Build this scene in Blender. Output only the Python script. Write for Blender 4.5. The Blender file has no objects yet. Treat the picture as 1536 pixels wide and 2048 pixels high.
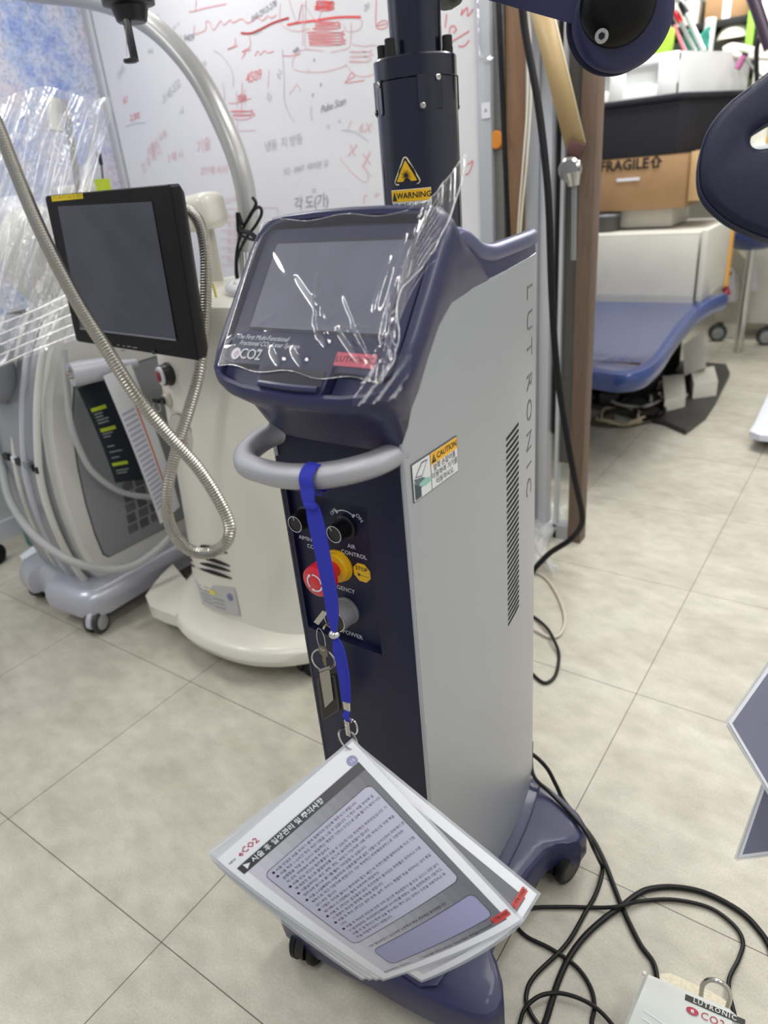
import bpy, bmesh, math, random
from mathutils import Vector, Matrix, noise
V = Vector
random.seed(7)
SC = bpy.context.scene
COL = SC.collection

# ------------------------------------------------------------------ camera
FPX = 1395.3                      # focal length in pixels of the 1536 x 2048 frame
YAW, PITCH, ROLL = math.radians(37.116), math.radians(25.782), math.radians(-5.4916)
CAM = V((0, 0, 1.38))
FW = V((-math.sin(YAW) * math.cos(PITCH), math.cos(YAW) * math.cos(PITCH), -math.sin(PITCH)))
_r = V((math.cos(YAW), math.sin(YAW), 0))
_u = _r.cross(FW)
RT = _r * math.cos(ROLL) + _u * math.sin(ROLL)
UP = -_r * math.sin(ROLL) + _u * math.cos(ROLL)
cd = bpy.data.cameras.new('camera')
cam = bpy.data.objects.new('camera', cd)
COL.objects.link(cam)
cam.matrix_world = Matrix(((RT.x, UP.x, -FW.x, CAM.x), (RT.y, UP.y, -FW.y, CAM.y), (RT.z, UP.z, -FW.z, CAM.z), (0, 0, 0, 1)))
cd.sensor_fit = 'VERTICAL'
cd.sensor_height = 36.0
cd.lens = FPX / 2048 * 36.0
cd.clip_start = 0.05
cd.dof.use_dof = True
cd.dof.focus_distance = 1.12
cd.dof.aperture_fstop = 3.4
SC.camera = cam

# ------------------------------------------------------------------ light
SC.view_settings.view_transform = 'Standard'
SC.view_settings.look = 'None'
SC.view_settings.gamma = 1
SC.view_settings.exposure = 0.0
w = bpy.data.worlds.new('world')
SC.world = w
w.use_nodes = True
w.node_tree.nodes['Background'].inputs[0].default_value = (0.86, 0.92, 1.0, 1)
w.node_tree.nodes['Background'].inputs[1].default_value = 0.42


def ceiling_lamp(x, y, sx, sy, power, z=2.62):
    l = bpy.data.lights.new('ceiling_lamp', 'AREA')
    l.shape = 'RECTANGLE'
    l.size, l.size_y = sx, sy
    l.energy = power
    l.color = (1.0, 0.985, 0.96)
    o = bpy.data.objects.new('ceiling_lamp', l)
    o.location = (x, y, z)
    COL.objects.link(o)


for x, y in ((-2.85, -0.2), (-2.3, 1.6), (-0.6, -0.6), (-0.6, 1.9), (0.9, 0.4), (0.9, 2.0)):
    ceiling_lamp(x, y, 0.3, 1.2, 17)
for x, y in ((-1.2, 4.2), (-0.2, 3.4), (-1.0, 5.6)):
    ceiling_lamp(x, y, 1.2, 0.3, 30)


# ------------------------------------------------------------------ helpers
def ray(px, py):
    return (FW * FPX + RT * (px - 768) - UP * (py - 1024)).normalized()


def P(px, py, x=None, y=None, z=None, d=None):
    """the point of the place seen at a photo pixel, on a known plane (or at a known depth)"""
    r = ray(px, py)
    if z is not None: t = (z - CAM.z) / r.z
    elif y is not None: t = (y - CAM.y) / r.y
    elif x is not None: t = (x - CAM.x) / r.x
    else: t = d / r.dot(FW)
    return CAM + r * t


def S(r, g, b, a=1.0):
    f = lambda c: c / 12.92 if c <= 0.04045 else ((c + 0.055) / 1.055) ** 2.4
    return (f(r / 255), f(g / 255), f(b / 255), a)


MATS = {}


def mat(name, col, rough=0.5, metal=0.0, coat=0.0, noise_amt=0.0, noise_scale=40, bump=0.0, bump_scale=200, spec=0.5, stretch=None, col2=None, emit=0.0):
    if name in MATS: return MATS[name]
    m = bpy.data.materials.new(name)
    m.use_nodes = True
    nt = m.node_tree
    b = nt.nodes['Principled BSDF']
    b.inputs['Base Color'].default_value = col
    b.inputs['Roughness'].default_value = rough
    b.inputs['Metallic'].default_value = metal
    b.inputs['Coat Weight'].default_value = coat
    b.inputs['Coat Roughness'].default_value = 0.08
    b.inputs['Specular IOR Level'].default_value = spec
    tc = nt.nodes.new('ShaderNodeTexCoord')
    mp = nt.nodes.new('ShaderNodeMapping')
    nt.links.new(tc.outputs['Object'], mp.inputs[0])
    if stretch: mp.inputs['Scale'].default_value = stretch
    if noise_amt > 0 or col2:
        n = nt.nodes.new('ShaderNodeTexNoise')
        n.inputs['Scale'].default_value = noise_scale
        n.inputs['Detail'].default_value = 5
        nt.links.new(mp.outputs[0], n.inputs['Vector'])
        mx = nt.nodes.new('ShaderNodeMix')
        mx.data_type = 'RGBA'
        c2 = col2 or tuple(c * (1 - noise_amt) for c in col[:3]) + (1,)
        mx.inputs[6].default_value = c2
        mx.inputs[7].default_value = col
        rp = nt.nodes.new('ShaderNodeMapRange')
        rp.inputs[1].default_value = 0.35
        rp.inputs[2].default_value = 0.65
        nt.links.new(n.outputs['Fac'], rp.inputs[0])
        nt.links.new(rp.outputs[0], mx.inputs[0])
        nt.links.new(mx.outputs[2], b.inputs['Base Color'])
    if bump > 0:
        n2 = nt.nodes.new('ShaderNodeTexNoise')
        n2.inputs['Scale'].default_value = bump_scale
        n2.inputs['Detail'].default_value = 3
        nt.links.new(mp.outputs[0], n2.inputs['Vector'])
        bp = nt.nodes.new('ShaderNodeBump')
        bp.inputs['Strength'].default_value = bump
        bp.inputs['Distance'].default_value = 0.002
        nt.links.new(n2.outputs['Fac'], bp.inputs['Height'])
        nt.links.new(bp.outputs[0], b.inputs['Normal'])
    if emit:
        b.inputs['Emission Color'].default_value = col
        b.inputs['Emission Strength'].default_value = emit
    MATS[name] = m
    return m


def film_mat(name, base=0.08, edge=0.6, rough=0.08, tint=(1, 1, 1), scale=(30, 30, 30), bump=0.6, haze=0.0, dist=0.004):
    """thin clear plastic: mostly see-through, glossy, more so at a glancing angle"""
    m = bpy.data.materials.new(name)
    m.use_nodes = True
    nt = m.node_tree
    nt.nodes.clear()
    out = nt.nodes.new('ShaderNodeOutputMaterial')
    tr = nt.nodes.new('ShaderNodeBsdfTransparent')
    tr.inputs[0].default_value = (*tint, 1)
    gl = nt.nodes.new('ShaderNodeBsdfGlossy')
    gl.inputs['Roughness'].default_value = rough
    gl.inputs[0].default_value = (1, 1, 1, 1)
    lw = nt.nodes.new('ShaderNodeLayerWeight')
    lw.inputs[0].default_value = 0.35
    mr = nt.nodes.new('ShaderNodeMapRange')
    mr.inputs[3].default_value = base
    mr.inputs[4].default_value = edge
    tc = nt.nodes.new('ShaderNodeTexCoord')
    mp = nt.nodes.new('ShaderNodeMapping')
    mp.inputs['Scale'].default_value = scale
    n = nt.nodes.new('ShaderNodeTexNoise')
    n.inputs['Scale'].default_value = 1.0
    n.inputs['Detail'].default_value = 4
    n.inputs['Distortion'].default_value = 1.2
    bp = nt.nodes.new('ShaderNodeBump')
    bp.inputs['Strength'].default_value = bump
    bp.inputs['Distance'].default_value = dist
    L = nt.links.new
    L(tc.outputs['Object'], mp.inputs[0]); L(mp.outputs[0], n.inputs['Vector']); L(n.outputs['Fac'], bp.inputs['Height'])
    L(bp.outputs[0], gl.inputs['Normal']); L(bp.outputs[0], lw.inputs['Normal'])
    L(lw.outputs['Facing'], mr.inputs[0])
    mix = nt.nodes.new('ShaderNodeMixShader')
    L(mr.outputs[0], mix.inputs[0]); L(tr.outputs[0], mix.inputs[1]); L(gl.outputs[0], mix.inputs[2])
    last = mix
    if haze > 0:
        df = nt.nodes.new('ShaderNodeBsdfDiffuse')
        df.inputs[0].default_value = (0.9, 0.92, 0.95, 1)
        m2 = nt.nodes.new('ShaderNodeMixShader')
        m2.inputs[0].default_value = haze
        L(mix.outputs[0], m2.inputs[1]); L(df.outputs[0], m2.inputs[2])
        last = m2
    L(last.outputs[0], out.inputs[0])
    MATS[name] = m
    return m


def spline(pts, k=6, closed=False):
    pts = [V(p) for p in pts]
    n = len(pts)
    out = []
    for i in range(n if closed else n - 1):
        if closed: a, b, c, d = pts[i - 1], pts[i], pts[(i + 1) % n], pts[(i + 2) % n]
        else: a, b, c, d = pts[max(i - 1, 0)], pts[i], pts[i + 1], pts[min(i + 2, n - 1)]
        for j in range(k):
            t = j / k
            out.append(0.5 * ((2 * b) + (c - a) * t + (2 * a - 5 * b + 4 * c - d) * t * t + (3 * b - a - 3 * c + d) * t ** 3))
    if not closed: out.append(pts[-1])
    return out


def frames(pts, closed=False):
    T = []
    n = len(pts)
    for i in range(n):
        a = pts[i - 1] if (i > 0 or closed) else pts[i]
        b = pts[(i + 1) % n] if (i < n - 1 or closed) else pts[i]
        T.append((b - a).normalized())
    up = V((0, 0, 1)) if abs(T[0].z) < 0.9 else V((1, 0, 0))
    N = (up - T[0] * up.dot(T[0])).normalized()
    out = []
    for t in T:
        N = N - t * N.dot(t)
        N = N.normalized() if N.length > 1e-6 else V((1, 0, 0))
        out.append((t, N, t.cross(N)))
    return out


_TC = {}


def glyphs(body, size=1.0, bold=0.0, shear=0.0, spacing=1.0, align='CENTER', line=1.0, res=2):
    """2-D outline of a line of writing as (points, faces)"""
    key = (body, size, bold, shear, spacing, align, line, res)
    if key in _TC: return _TC[key]
    c = bpy.data.curves.new('writing', 'FONT')
    c.body = body
    c.size = size
    c.offset = bold * size * 1.3
    c.shear = shear
    c.space_character = spacing
    c.space_line = line
    c.align_x = align
    c.align_y = 'CENTER'
    c.resolution_u = res
    o = bpy.data.objects.new('writing', c)
    COL.objects.link(o)
    m = o.to_mesh()
    r = ([(v.co.x, v.co.y) for v in m.vertices], [tuple(p.vertices) for p in m.polygons])
    o.to_mesh_clear()
    bpy.data.objects.remove(o)
    bpy.data.curves.remove(c)
    _TC[key] = r
    return r


class MB:
    def __init__(self):
        self.v, self.f, self.m, self.mats = [], [], [], []

    def mi(self, m):
        if m not in self.mats: self.mats.append(m)
        return self.mats.index(m)

    def add(self, vs, fs, m):
        n = len(self.v)
        k = self.mi(m)
        self.v += [V(p) for p in vs]
        for f in fs:
            self.f.append(tuple(i + n for i in f))
            self.m.append(k)

    def box(self, c, s, m, rot=None, bev=0.0, seg=2):
        bm = bmesh.new()
        bmesh.ops.create_cube(bm, size=1)
        for q in bm.verts: q.co = V((q.co.x * s[0], q.co.y * s[1], q.co.z * s[2]))
        if bev > 0: bmesh.ops.bevel(bm, geom=bm.edges[:], offset=bev, segments=seg, affect='EDGES', profile=0.5)
        self.take(bm, (Matrix.Translation(V(c)) @ (rot.to_4x4() if rot else Matrix())), m)

    def take(self, bm, M, m):
        bm.verts.index_update()
        self.add([M @ q.co for q in bm.verts], [tuple(q.index for q in f.verts) for f in bm.faces], m)
        bm.free()

    def loft(self, rings, m, closed=True, cap0=True, cap1=True):
        n = len(rings[0])
        vs = [p for r in rings for p in r]
        fs = []
        for i in range(len(rings) - 1):
            for j in range(n if closed else n - 1):
                a, b = i * n + j, i * n + (j + 1) % n
                fs.append((a, b, b + n, a + n))
        if closed and cap0: fs.append(tuple(range(n))[::-1])
        if closed and cap1: fs.append(tuple((len(rings) - 1) * n + j for j in range(n)))
        self.add(vs, fs, m)

    def tube(self, pts, r, m, n=10, k=6, closed=False, smooth=True):
        pts = spline(pts, k, closed) if smooth else [V(p) for p in pts]
        fr = frames(pts, closed)
        rings = []
        for i, (p, (t, a, b)) in enumerate(zip(pts, fr)):
            rr = r if not callable(r) else r(i / (len(pts) - 1))
            rings.append([p + (a * math.cos(2 * math.pi * j / n) + b * math.sin(2 * math.pi * j / n)) * rr for j in range(n)])
        if closed:
            rings.append(rings[0])
            self.loft(rings, m, cap0=False, cap1=False)
        else: self.loft(rings, m)

    def cyl(self, p0, p1, r0, m, r1=None, n=24, bev=0.0):
        p0, p1 = V(p0), V(p1)
        r1 = r0 if r1 is None else r1
        L = (p1 - p0).length
        prof = [(0, 0), (0, r0 - bev), (bev, r0), (L - bev, r1), (L, r1 - bev), (L, 0)] if bev else [(0, 0), (0, r0), (L, r1), (L, 0)]
        self.lathe(p0, p1 - p0, prof, m, n)

    def lathe(self, o, ax, prof, m, n=24):
        o, ax = V(o), V(ax).normalized()
        up = V((0, 0, 1)) if abs(ax.z) < 0.9 else V((1, 0, 0))
        a = (up - ax * up.dot(ax)).normalized()
        b = ax.cross(a)
        vs, fs = [], []
        for t, r in prof:
            for j in range(n):
                q = 2 * math.pi * j / n
                vs.append(o + ax * t + (a * math.cos(q) + b * math.sin(q)) * max(r, 1e-5))
        for i in range(len(prof) - 1):
            for j in range(n):
                k = (j + 1) % n
                fs.append((i * n + j, i * n + k, (i + 1) * n + k, (i + 1) * n + j))
        self.add(vs, fs, m)

    def grid(self, f, nu, nv, m):
        vs = [f(i / nu, j / nv) for j in range(nv + 1) for i in range(nu + 1)]
        fs = [(j * (nu + 1) + i, j * (nu + 1) + i + 1, (j + 1) * (nu + 1) + i + 1, (j + 1) * (nu + 1) + i) for j in range(nv) for i in range(nu)]
        self.add(vs, fs, m)

    def prism(self, poly, fa, fb, m):
        """poly: 2-D points; fa / fb map them to the two faces"""
        a = [fa(*p) for p in poly]
        b = [fb(*p) for p in poly]
        self.loft([a, b], m)

    def flat(self, poly, fn, m):
        self.add([fn(*p) for p in poly], [tuple(range(len(poly)))], m)

    def text(self, body, fn, m, **kw):
        vs, fs = glyphs(body, **kw)
        self.add([fn(*p) for p in vs], fs, m)

    def ribbon(self, pts, wd, nrm, m, k=5, smooth=True):
        pts = spline(pts, k) if smooth else [V(p) for p in pts]
        fr = frames(pts)
        vs = []
        for p, (t, _, _) in zip(pts, fr):
            s = t.cross(nrm).normalized() * wd / 2
            vs += [p - s, p + s]
        self.add(vs, [(2 * i, 2 * i + 1, 2 * i + 3, 2 * i + 2) for i in range(len(pts) - 1)], m)

    def build(self, name, parent=None, loc=None, label=None, angle=35, thick=0.0, recalc=True):
        off = V((0, 0, 0))
        q = parent
        while q is not None:
            off += q.location
            q = q.parent
        if parent is None and loc is not None: off = V(loc)
        me = bpy.data.meshes.new(name)
        me.from_pydata([tuple(p - off) for p in self.v], [], self.f)
        for m in self.mats: me.materials.append(m)
        me.polygons.foreach_set('material_index', self.m)
        me.update()
        if recalc:
            bm = bmesh.new()
            bm.from_mesh(me)
            bmesh.ops.recalc_face_normals(bm, faces=bm.faces)
            bm.to_mesh(me)
            bm.free()
        me.polygons.foreach_set('use_smooth', [True] * len(me.polygons))
        me.set_sharp_from_angle(angle=math.radians(angle))
        o = bpy.data.objects.new(name, me)
        COL.objects.link(o)
        if parent is not None: o.parent = parent
        elif loc is not None: o.location = loc
        if label: o['label'] = label
        if thick:
            s = o.modifiers.new('solid', 'SOLIDIFY')
            s.thickness = thick
        return o


def tag(o, label, cat, group=None, kind=None):
    if label: o['label'] = label
    if cat: o['category'] = cat
    if group: o['group'] = group
    if kind: o['kind'] = kind
    return o


def thing(name, label, cat, loc, group=None):
    o = bpy.data.objects.new(name, None)
    o.empty_display_size = 0.05
    o.location = loc
    COL.objects.link(o)
    return tag(o, label, cat, group)


def struct(o):
    o['kind'] = 'structure'
    return o


def rrect(hw, hh, r, n=5):
    out = []
    for cx, cy, a0 in ((hw - r, hh - r, 0), (-hw + r, hh - r, 90), (-hw + r, -hh + r, 180), (hw - r, -hh + r, 270)):
        for i in range(n + 1):
            a = math.radians(a0 + 90 * i / n)
            out.append((cx + r * math.cos(a), cy + r * math.sin(a)))
    return out


def sell(a, b, p, n=48):
    out = []
    for i in range(n):
        t = 2 * math.pi * i / n
        c, s = math.cos(t), math.sin(t)
        out.append((a * math.copysign(abs(c) ** (2 / p), c), b * math.copysign(abs(s) ** (2 / p), s)))
    return out


def lerp(x, xs, ys):
    if x <= xs[0]: return ys[0]
    for i in range(len(xs) - 1):
        if x <= xs[i + 1]:
            t = (x - xs[i]) / (xs[i + 1] - xs[i])
            return ys[i] + (ys[i + 1] - ys[i]) * t
    return ys[-1]


# ------------------------------------------------------------------ materials
NAVY = mat('navy_plastic', S(40, 41, 80), 0.38, coat=0.15, bump=0.12, bump_scale=900)
NAVYD = mat('dark_navy_panel', S(23, 25, 56), 0.42, spec=0.35, bump=0.1, bump_scale=900)
NAVYM = mat('navy_anodised_metal', S(24, 26, 48), 0.22, metal=0.35, coat=0.5)
SILVER = mat('silver_paint', S(178, 182, 190), 0.36, metal=0.45, bump=0.06, bump_scale=700)
SILVERH = mat('silver_handle_paint', S(180, 181, 188), 0.38, metal=0.55, bump=0.3, bump_scale=1500)
BLACK = mat('black_plastic', S(18, 18, 22), 0.35)
BLACKM = mat('matt_black', S(12, 12, 14), 0.7)
RUBBER = mat('black_rubber', S(13, 14, 19), 0.5, spec=0.3)
STEEL = mat('polished_steel', S(205, 203, 198), 0.22, metal=1.0)
CHROME = mat('chrome', S(225, 225, 222), 0.08, metal=1.0)
WHITEP = mat('white_print', S(225, 228, 238), 0.5)
GREYP = mat('grey_print', S(112, 114, 112), 0.5)
YELLOW = mat('yellow_print', S(238, 188, 30), 0.4)
RED = mat('red_plastic', S(205, 30, 48), 0.3, coat=0.3)
INK = mat('black_ink', S(20, 20, 22), 0.5)
CREAM = mat('cream_gloss_plastic', S(222, 219, 208), 0.28, coat=0.25)
CREAMD = mat('dark_cream_plastic', S(196, 192, 180), 0.35)  # darker cream for the holder post, key switch and plug block
PAPER = mat('white_paper', S(226, 228, 235), 0.6)
LIGHTG = mat('light_grey_plastic', S(186, 188, 198), 0.35, coat=0.1)
MIDG = mat('mid_grey_panel', S(136, 138, 142), 0.5)
SCREEN = mat('screen_reflection_grey', S(112, 114, 134), 0.4, noise_amt=0.12, noise_scale=30)  # reflected light of the switched-off screen is put into its grey colour
ROYAL = mat('royal_blue_ribbon', S(38, 48, 178), 0.7, bump=0.4, bump_scale=1500)

# ------------------------------------------------------------------ room shell
TS = 0.6


def floor_material():
    m = bpy.data.materials.new('beige_stone_tile')
    m.use_nodes = True
    nt = m.node_tree
    L = nt.links.new
    b = nt.nodes['Principled BSDF']
    tc = nt.nodes.new('ShaderNodeTexCoord')
    n1 = nt.nodes.new('ShaderNodeTexNoise'); n1.inputs['Scale'].default_value = 3.2; n1.inputs['Detail'].default_value = 8; n1.inputs['Roughness'].default_value = 0.62
    n2 = nt.nodes.new('ShaderNodeTexNoise'); n2.inputs['Scale'].default_value = 220; n2.inputs['Detail'].default_value = 2
    n3 = nt.nodes.new('ShaderNodeTexNoise'); n3.inputs['Scale'].default_value = 14; n3.inputs['Detail'].default_value = 6
    mp = nt.nodes.new('ShaderNodeMapping'); mp.inputs['Scale'].default_value = (1, 1.6, 1); mp.inputs['Rotation'].default_value = (0, 0, 0.5)
    L(tc.outputs['Object'], mp.inputs[0])
    for n in (n1, n3): L(mp.outputs[0], n.inputs['Vector'])
    L(tc.outputs['Object'], n2.inputs['Vector'])
    cr = nt.nodes.new('ShaderNodeValToRGB')
    cr.color_ramp.elements[0].position = 0.3; cr.color_ramp.elements[0].color = S(182, 176, 161)
    cr.color_ramp.elements[1].position = 0.7; cr.color_ramp.elements[1].color = S(207, 203, 190)
    e = cr.color_ramp.elements.new(0.5); e.color = S(196, 191, 177)
    L(n1.outputs['Fac'], cr.inputs[0])
    mx = nt.nodes.new('ShaderNodeMix'); mx.data_type = 'RGBA'; mx.blend_type = 'MULTIPLY'; mx.inputs[0].default_value = 1
    g = nt.nodes.new('ShaderNodeMapRange'); g.inputs[1].default_value = 0.3; g.inputs[2].default_value = 0.7; g.inputs[3].default_value = 0.90; g.inputs[4].default_value = 1.06
    L(n2.outputs['Fac'], g.inputs[0])
    g3 = nt.nodes.new('ShaderNodeMapRange'); g3.inputs[1].default_value = 0.35; g3.inputs[2].default_value = 0.65; g3.inputs[3].default_value = 0.87; g3.inputs[4].default_value = 1.03
    L(n3.outputs['Fac'], g3.inputs[0])
    mul = nt.nodes.new('ShaderNodeMath'); mul.operation = 'MULTIPLY'
    L(g.outputs[0], mul.inputs[0]); L(g3.outputs[0], mul.inputs[1])
    L(cr.outputs[0], mx.inputs[6]); L(mul.outputs[0], mx.inputs[7])
    sx = nt.nodes.new('ShaderNodeSeparateXYZ'); L(tc.outputs['Object'], sx.inputs[0])

    def joint(sock, off):
        a = nt.nodes.new('ShaderNodeMath'); a.operation = 'SUBTRACT'; a.inputs[1].default_value = off; L(sock, a.inputs[0])
        d = nt.nodes.new('ShaderNodeMath'); d.operation = 'PINGPONG'; d.inputs[1].default_value = TS / 2; L(a.outputs[0], d.inputs[0])
        c = nt.nodes.new('ShaderNodeMath'); c.operation = 'LESS_THAN'; c.inputs[1].default_value = 0.0011; L(d.outputs[0], c.inputs[0])
        return c
    jx = joint(sx.outputs['X'], -0.9925)
    jy = joint(sx.outputs['Y'], 1.0145)
    mm = nt.nodes.new('ShaderNodeMath'); mm.operation = 'MAXIMUM'; L(jx.outputs[0], mm.inputs[0]); L(jy.outputs[0], mm.inputs[1])
    m2 = nt.nodes.new('ShaderNodeMix'); m2.data_type = 'RGBA'; m2.inputs[7].default_value = S(95, 88, 78)
    L(mm.outputs[0], m2.inputs[0]); L(mx.outputs[2], m2.inputs[6]); L(m2.outputs[2], b.inputs['Base Color'])
    b.inputs['Roughness'].default_value = 0.42
    b.inputs['Specular IOR Level'].default_value = 0.4
    return m


MATS['floor'] = floor_material()
WALL = mat('white_wall_paint', S(214, 215, 216), 0.7)
mb = MB(); mb.grid(lambda u, v: V((-3.2 + 5.2 * u, -2.0 + 9.0 * v, 0)), 1, 1, MATS['floor']); struct(mb.build('floor'))
mb = MB(); mb.box((-0.6, 2.5, 2.72), (5.4, 9.2, 0.1), mat('ceiling_tile', S(225, 225, 222), 0.8)); struct(mb.build('ceiling'))
mb = MB(); mb.box((-3.25, 2.5, 1.35), (0.1, 9.2, 2.7), WALL); struct(mb.build('wall_left'))
mb = MB()
mb.box((-2.22, 2.45, 1.35), (1.96, 0.1, 2.7), WALL)
mb.box((0.4, 2.45, 2.45), (3.2, 0.1, 0.5), WALL)
struct(mb.build('wall_back'))
mb = MB(); mb.box((-0.6, 7.05, 1.35), (5.4, 0.1, 2.7), mat('far_wall_paint', S(222, 220, 210), 0.7)); struct(mb.build('wall_far'))
mb = MB(); mb.box((2.05, 2.5, 1.35), (0.1, 9.2, 2.7), WALL); struct(mb.build('wall_right'))
mb = MB(); mb.box((-3.192, 2.5, 0.045), (0.014, 9.0, 0.09), mat('white_skirting', S(222, 224, 232), 0.4)); struct(mb.build('baseboard_left'))
mb = MB(); mb.box((-2.22, 2.393, 0.045), (1.94, 0.014, 0.09), MATS['white_skirting']); struct(mb.build('baseboard_back'))

# door frame and posts at the end of the board wall
BROWN = mat('brown_wood_grain', S(112, 92, 78), 0.55, noise_amt=0.25, noise_scale=12, stretch=(20, 20, 0.8))
BROWN2 = mat('warm_brown_wood', S(150, 116, 88), 0.5, noise_amt=0.2, noise_scale=12, stretch=(20, 20, 0.8))
ALU = mat('grey_aluminium', S(168, 170, 176), 0.4, metal=0.3)
ALU2 = mat('light_aluminium', S(190, 193, 200), 0.4, metal=0.2)
STRIPM = mat('grey_brushed_strip', S(130, 130, 128), 0.6, noise_amt=0.35, noise_scale=60, stretch=(1, 1, 14))
GLASS = film_mat('clear_glass', base=0.04, edge=0.5, rough=0.0, tint=(0.96, 0.98, 0.97), scale=(1, 1, 1), bump=0.0)
mb = MB(); mb.box((-1.172, 2.40, 1.35), (0.034, 0.06, 2.7), STRIPM); struct(mb.build('trim_1'))
mb = MB(); mb.box((-1.107, 2.42, 1.35), (0.086, 0.07, 2.7), BROWN2); struct(mb.build('trim_2'))
mb = MB()
mb.box((-1.042, 2.37, 1.35), (0.044, 0.06, 2.7), ALU, bev=0.003)
mb.box((-0.999, 2.38, 1.35), (0.040, 0.05, 2.7), ALU2, bev=0.003)
struct(mb.build('trim_3'))
mb = MB()
mb.box((-0.868, 2.40, 1.08), (0.052, 0.06, 2.16), BROWN, bev=0.002)
mb.box((-0.966, 2.40, 1.3), (0.018, 0.03, 1.72), BLACKM)
mb.box((-0.950, 2.39, 1.08), (0.012, 0.03, 2.16), ALU2)
mb.box((-0.92, 2.405, 1.25), (0.05, 0.025, 1.85), mat('smoked_strip', S(80, 78, 74), 0.4))
mb.box((-0.925, 2.40, 0.03), (0.11, 0.05, 0.06), ALU)
mb.box((-0.92, 2.405, 2.18), (0.16, 0.06, 0.05), BROWN)
struct(mb.build('door_1'))
mb = MB(); mb.box((-0.92, 2.40, 0.19), (0.056, 0.006, 0.26), GLASS); o = struct(mb.build('window_1'))

# ------------------------------------------------------------------ whiteboard with writing
YB = 2.36
WB = thing('whiteboard', 'large whiteboard covered in red and grey marker scribbles on the back wall', 'whiteboard', (-2.17, 2.38, 0.85))
BOARD = mat('glossy_white_board', S(222, 222, 226), 0.3, coat=0.3)
mb = MB(); mb.box((-2.17, 2.375, 1.6), (1.93, 0.02, 1.5), BOARD); mb.build('board_panel', WB)
mb = MB()
mb.box((-1.213, 2.37, 1.6), (0.05, 0.04, 1.54), ALU2, bev=0.004)
mb.box((-3.16, 2.37, 1.6), (0.03, 0.04, 1.54), ALU2, bev=0.004)
mb.box((-2.17, 2.37, 0.84), (1.96, 0.04, 0.04), ALU2, bev=0.004)
mb.box((-2.17, 2.37, 2.37), (1.96, 0.04, 0.04), ALU2, bev=0.004)
mb.build('board_frame', WB)
mb = MB()
mb.tube([P(955, -10, y=2.345), P(958, 60, y=2.345), P(960, 105, y=2.345), P(966, 118, y=2.345), P(976, 120, y=2.345), P(984, 112, y=2.345)], 0.006, film_mat('clear_tube', 0.25, 0.8, 0.1), n=8)
tag(mb.build('plastic_hook', loc=P(966, 118, y=2.345)), 'clear plastic hook hanging on the white frame of the whiteboard', 'hook')
mb = MB(); mb.box((-1.205, 2.347, 1.535), (0.032, 0.002, 0.045), PAPER)
mb.text('A', lambda x, y: V((-1.205 + x, 2.3455, 1.535 + y)), INK, size=0.016)
tag(mb.build('paper_tab', loc=(-1.205, 2.347, 1.535)), 'small white paper tab with a black mark stuck on the board frame', 'label')
RM = mat('red_marker', S(226, 132, 134), 0.6)
RM2 = mat('faded_red_marker', S(226, 188, 190), 0.6)
RM3 = mat('strong_red_marker', S(228, 84, 84), 0.6)
GM = mat('grey_marker', S(138, 142, 146), 0.6)
GM2 = mat('faded_grey_marker', S(186, 189, 194), 0.6)
YW = 2.3635


def wpt(p):
    return P(200 + p[0] * 0.3776, p[1] * 0.3776, y=YW)


wr = MB()


def stroke(pts, m, w=0.0026):
    wr.ribbon([wpt(p) for p in pts], w, V((0, -1, 0)), m, k=4)


def hand(body, cx, cy, h, m, rot=0, bold=0.0, shear=0.3):
    """h is height in crop pixels"""
    c = wpt((cx, cy)); e = wpt((cx, cy - h)); s = (e - c).length * 1.25
    ca, sa = math.cos(math.radians(rot)), math.sin(math.radians(rot))
    wr.text(body, lambda x, y: V((c.x + x * ca - y * sa, YW, c.z + x * sa + y * ca)), m, size=s, bold=bold, shear=shear, spacing=0.9)


for p in ([(470, 62), (505, 58), (560, 42), (670, 20)], [(510, 0), (505, 58)], [(500, 135), (500, 178), (530, 172), (560, 155), (562, 115), (580, 118), (600, 160), (625, 128), (640, 110), (655, 132), (690, 105), (700, 120), (722, 112)],
          [(722, 112), (750, 100), (780, 122), (805, 110), (830, 88), (860, 110), (885, 85), (910, 95), (935, 78)],
          [(715, 200), (715, 240), (675, 262), (730, 242)], [(790, 190), (795, 245), (750, 275), (800, 262)],
          [(750, 312), (770, 280), (760, 290)], [(820, 298), (835, 270), (850, 290), (870, 268), (890, 280), (920, 270)]): stroke(p, RM)
stroke([(745, 175), (800, 176), (860, 150), (920, 120), (1000, 95)], mat('dark_red_marker', S(176, 50, 48), 0.6), 0.007)
random.seed(3)


def squig(cx, cy, w, h, n, m, wd=0.0026, turns=1):
    pts = []
    for i in range(n * turns * 8):
        a = i / 8 * 2 * math.pi
        f = i / (n * turns * 8)
        pts.append((cx + math.cos(a) * w * (0.8 + 0.25 * random.random()), cy - h + 2 * h * f + math.sin(a) * 9 * (0.7 + 0.5 * random.random())))
    stroke(pts, m, wd)


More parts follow.
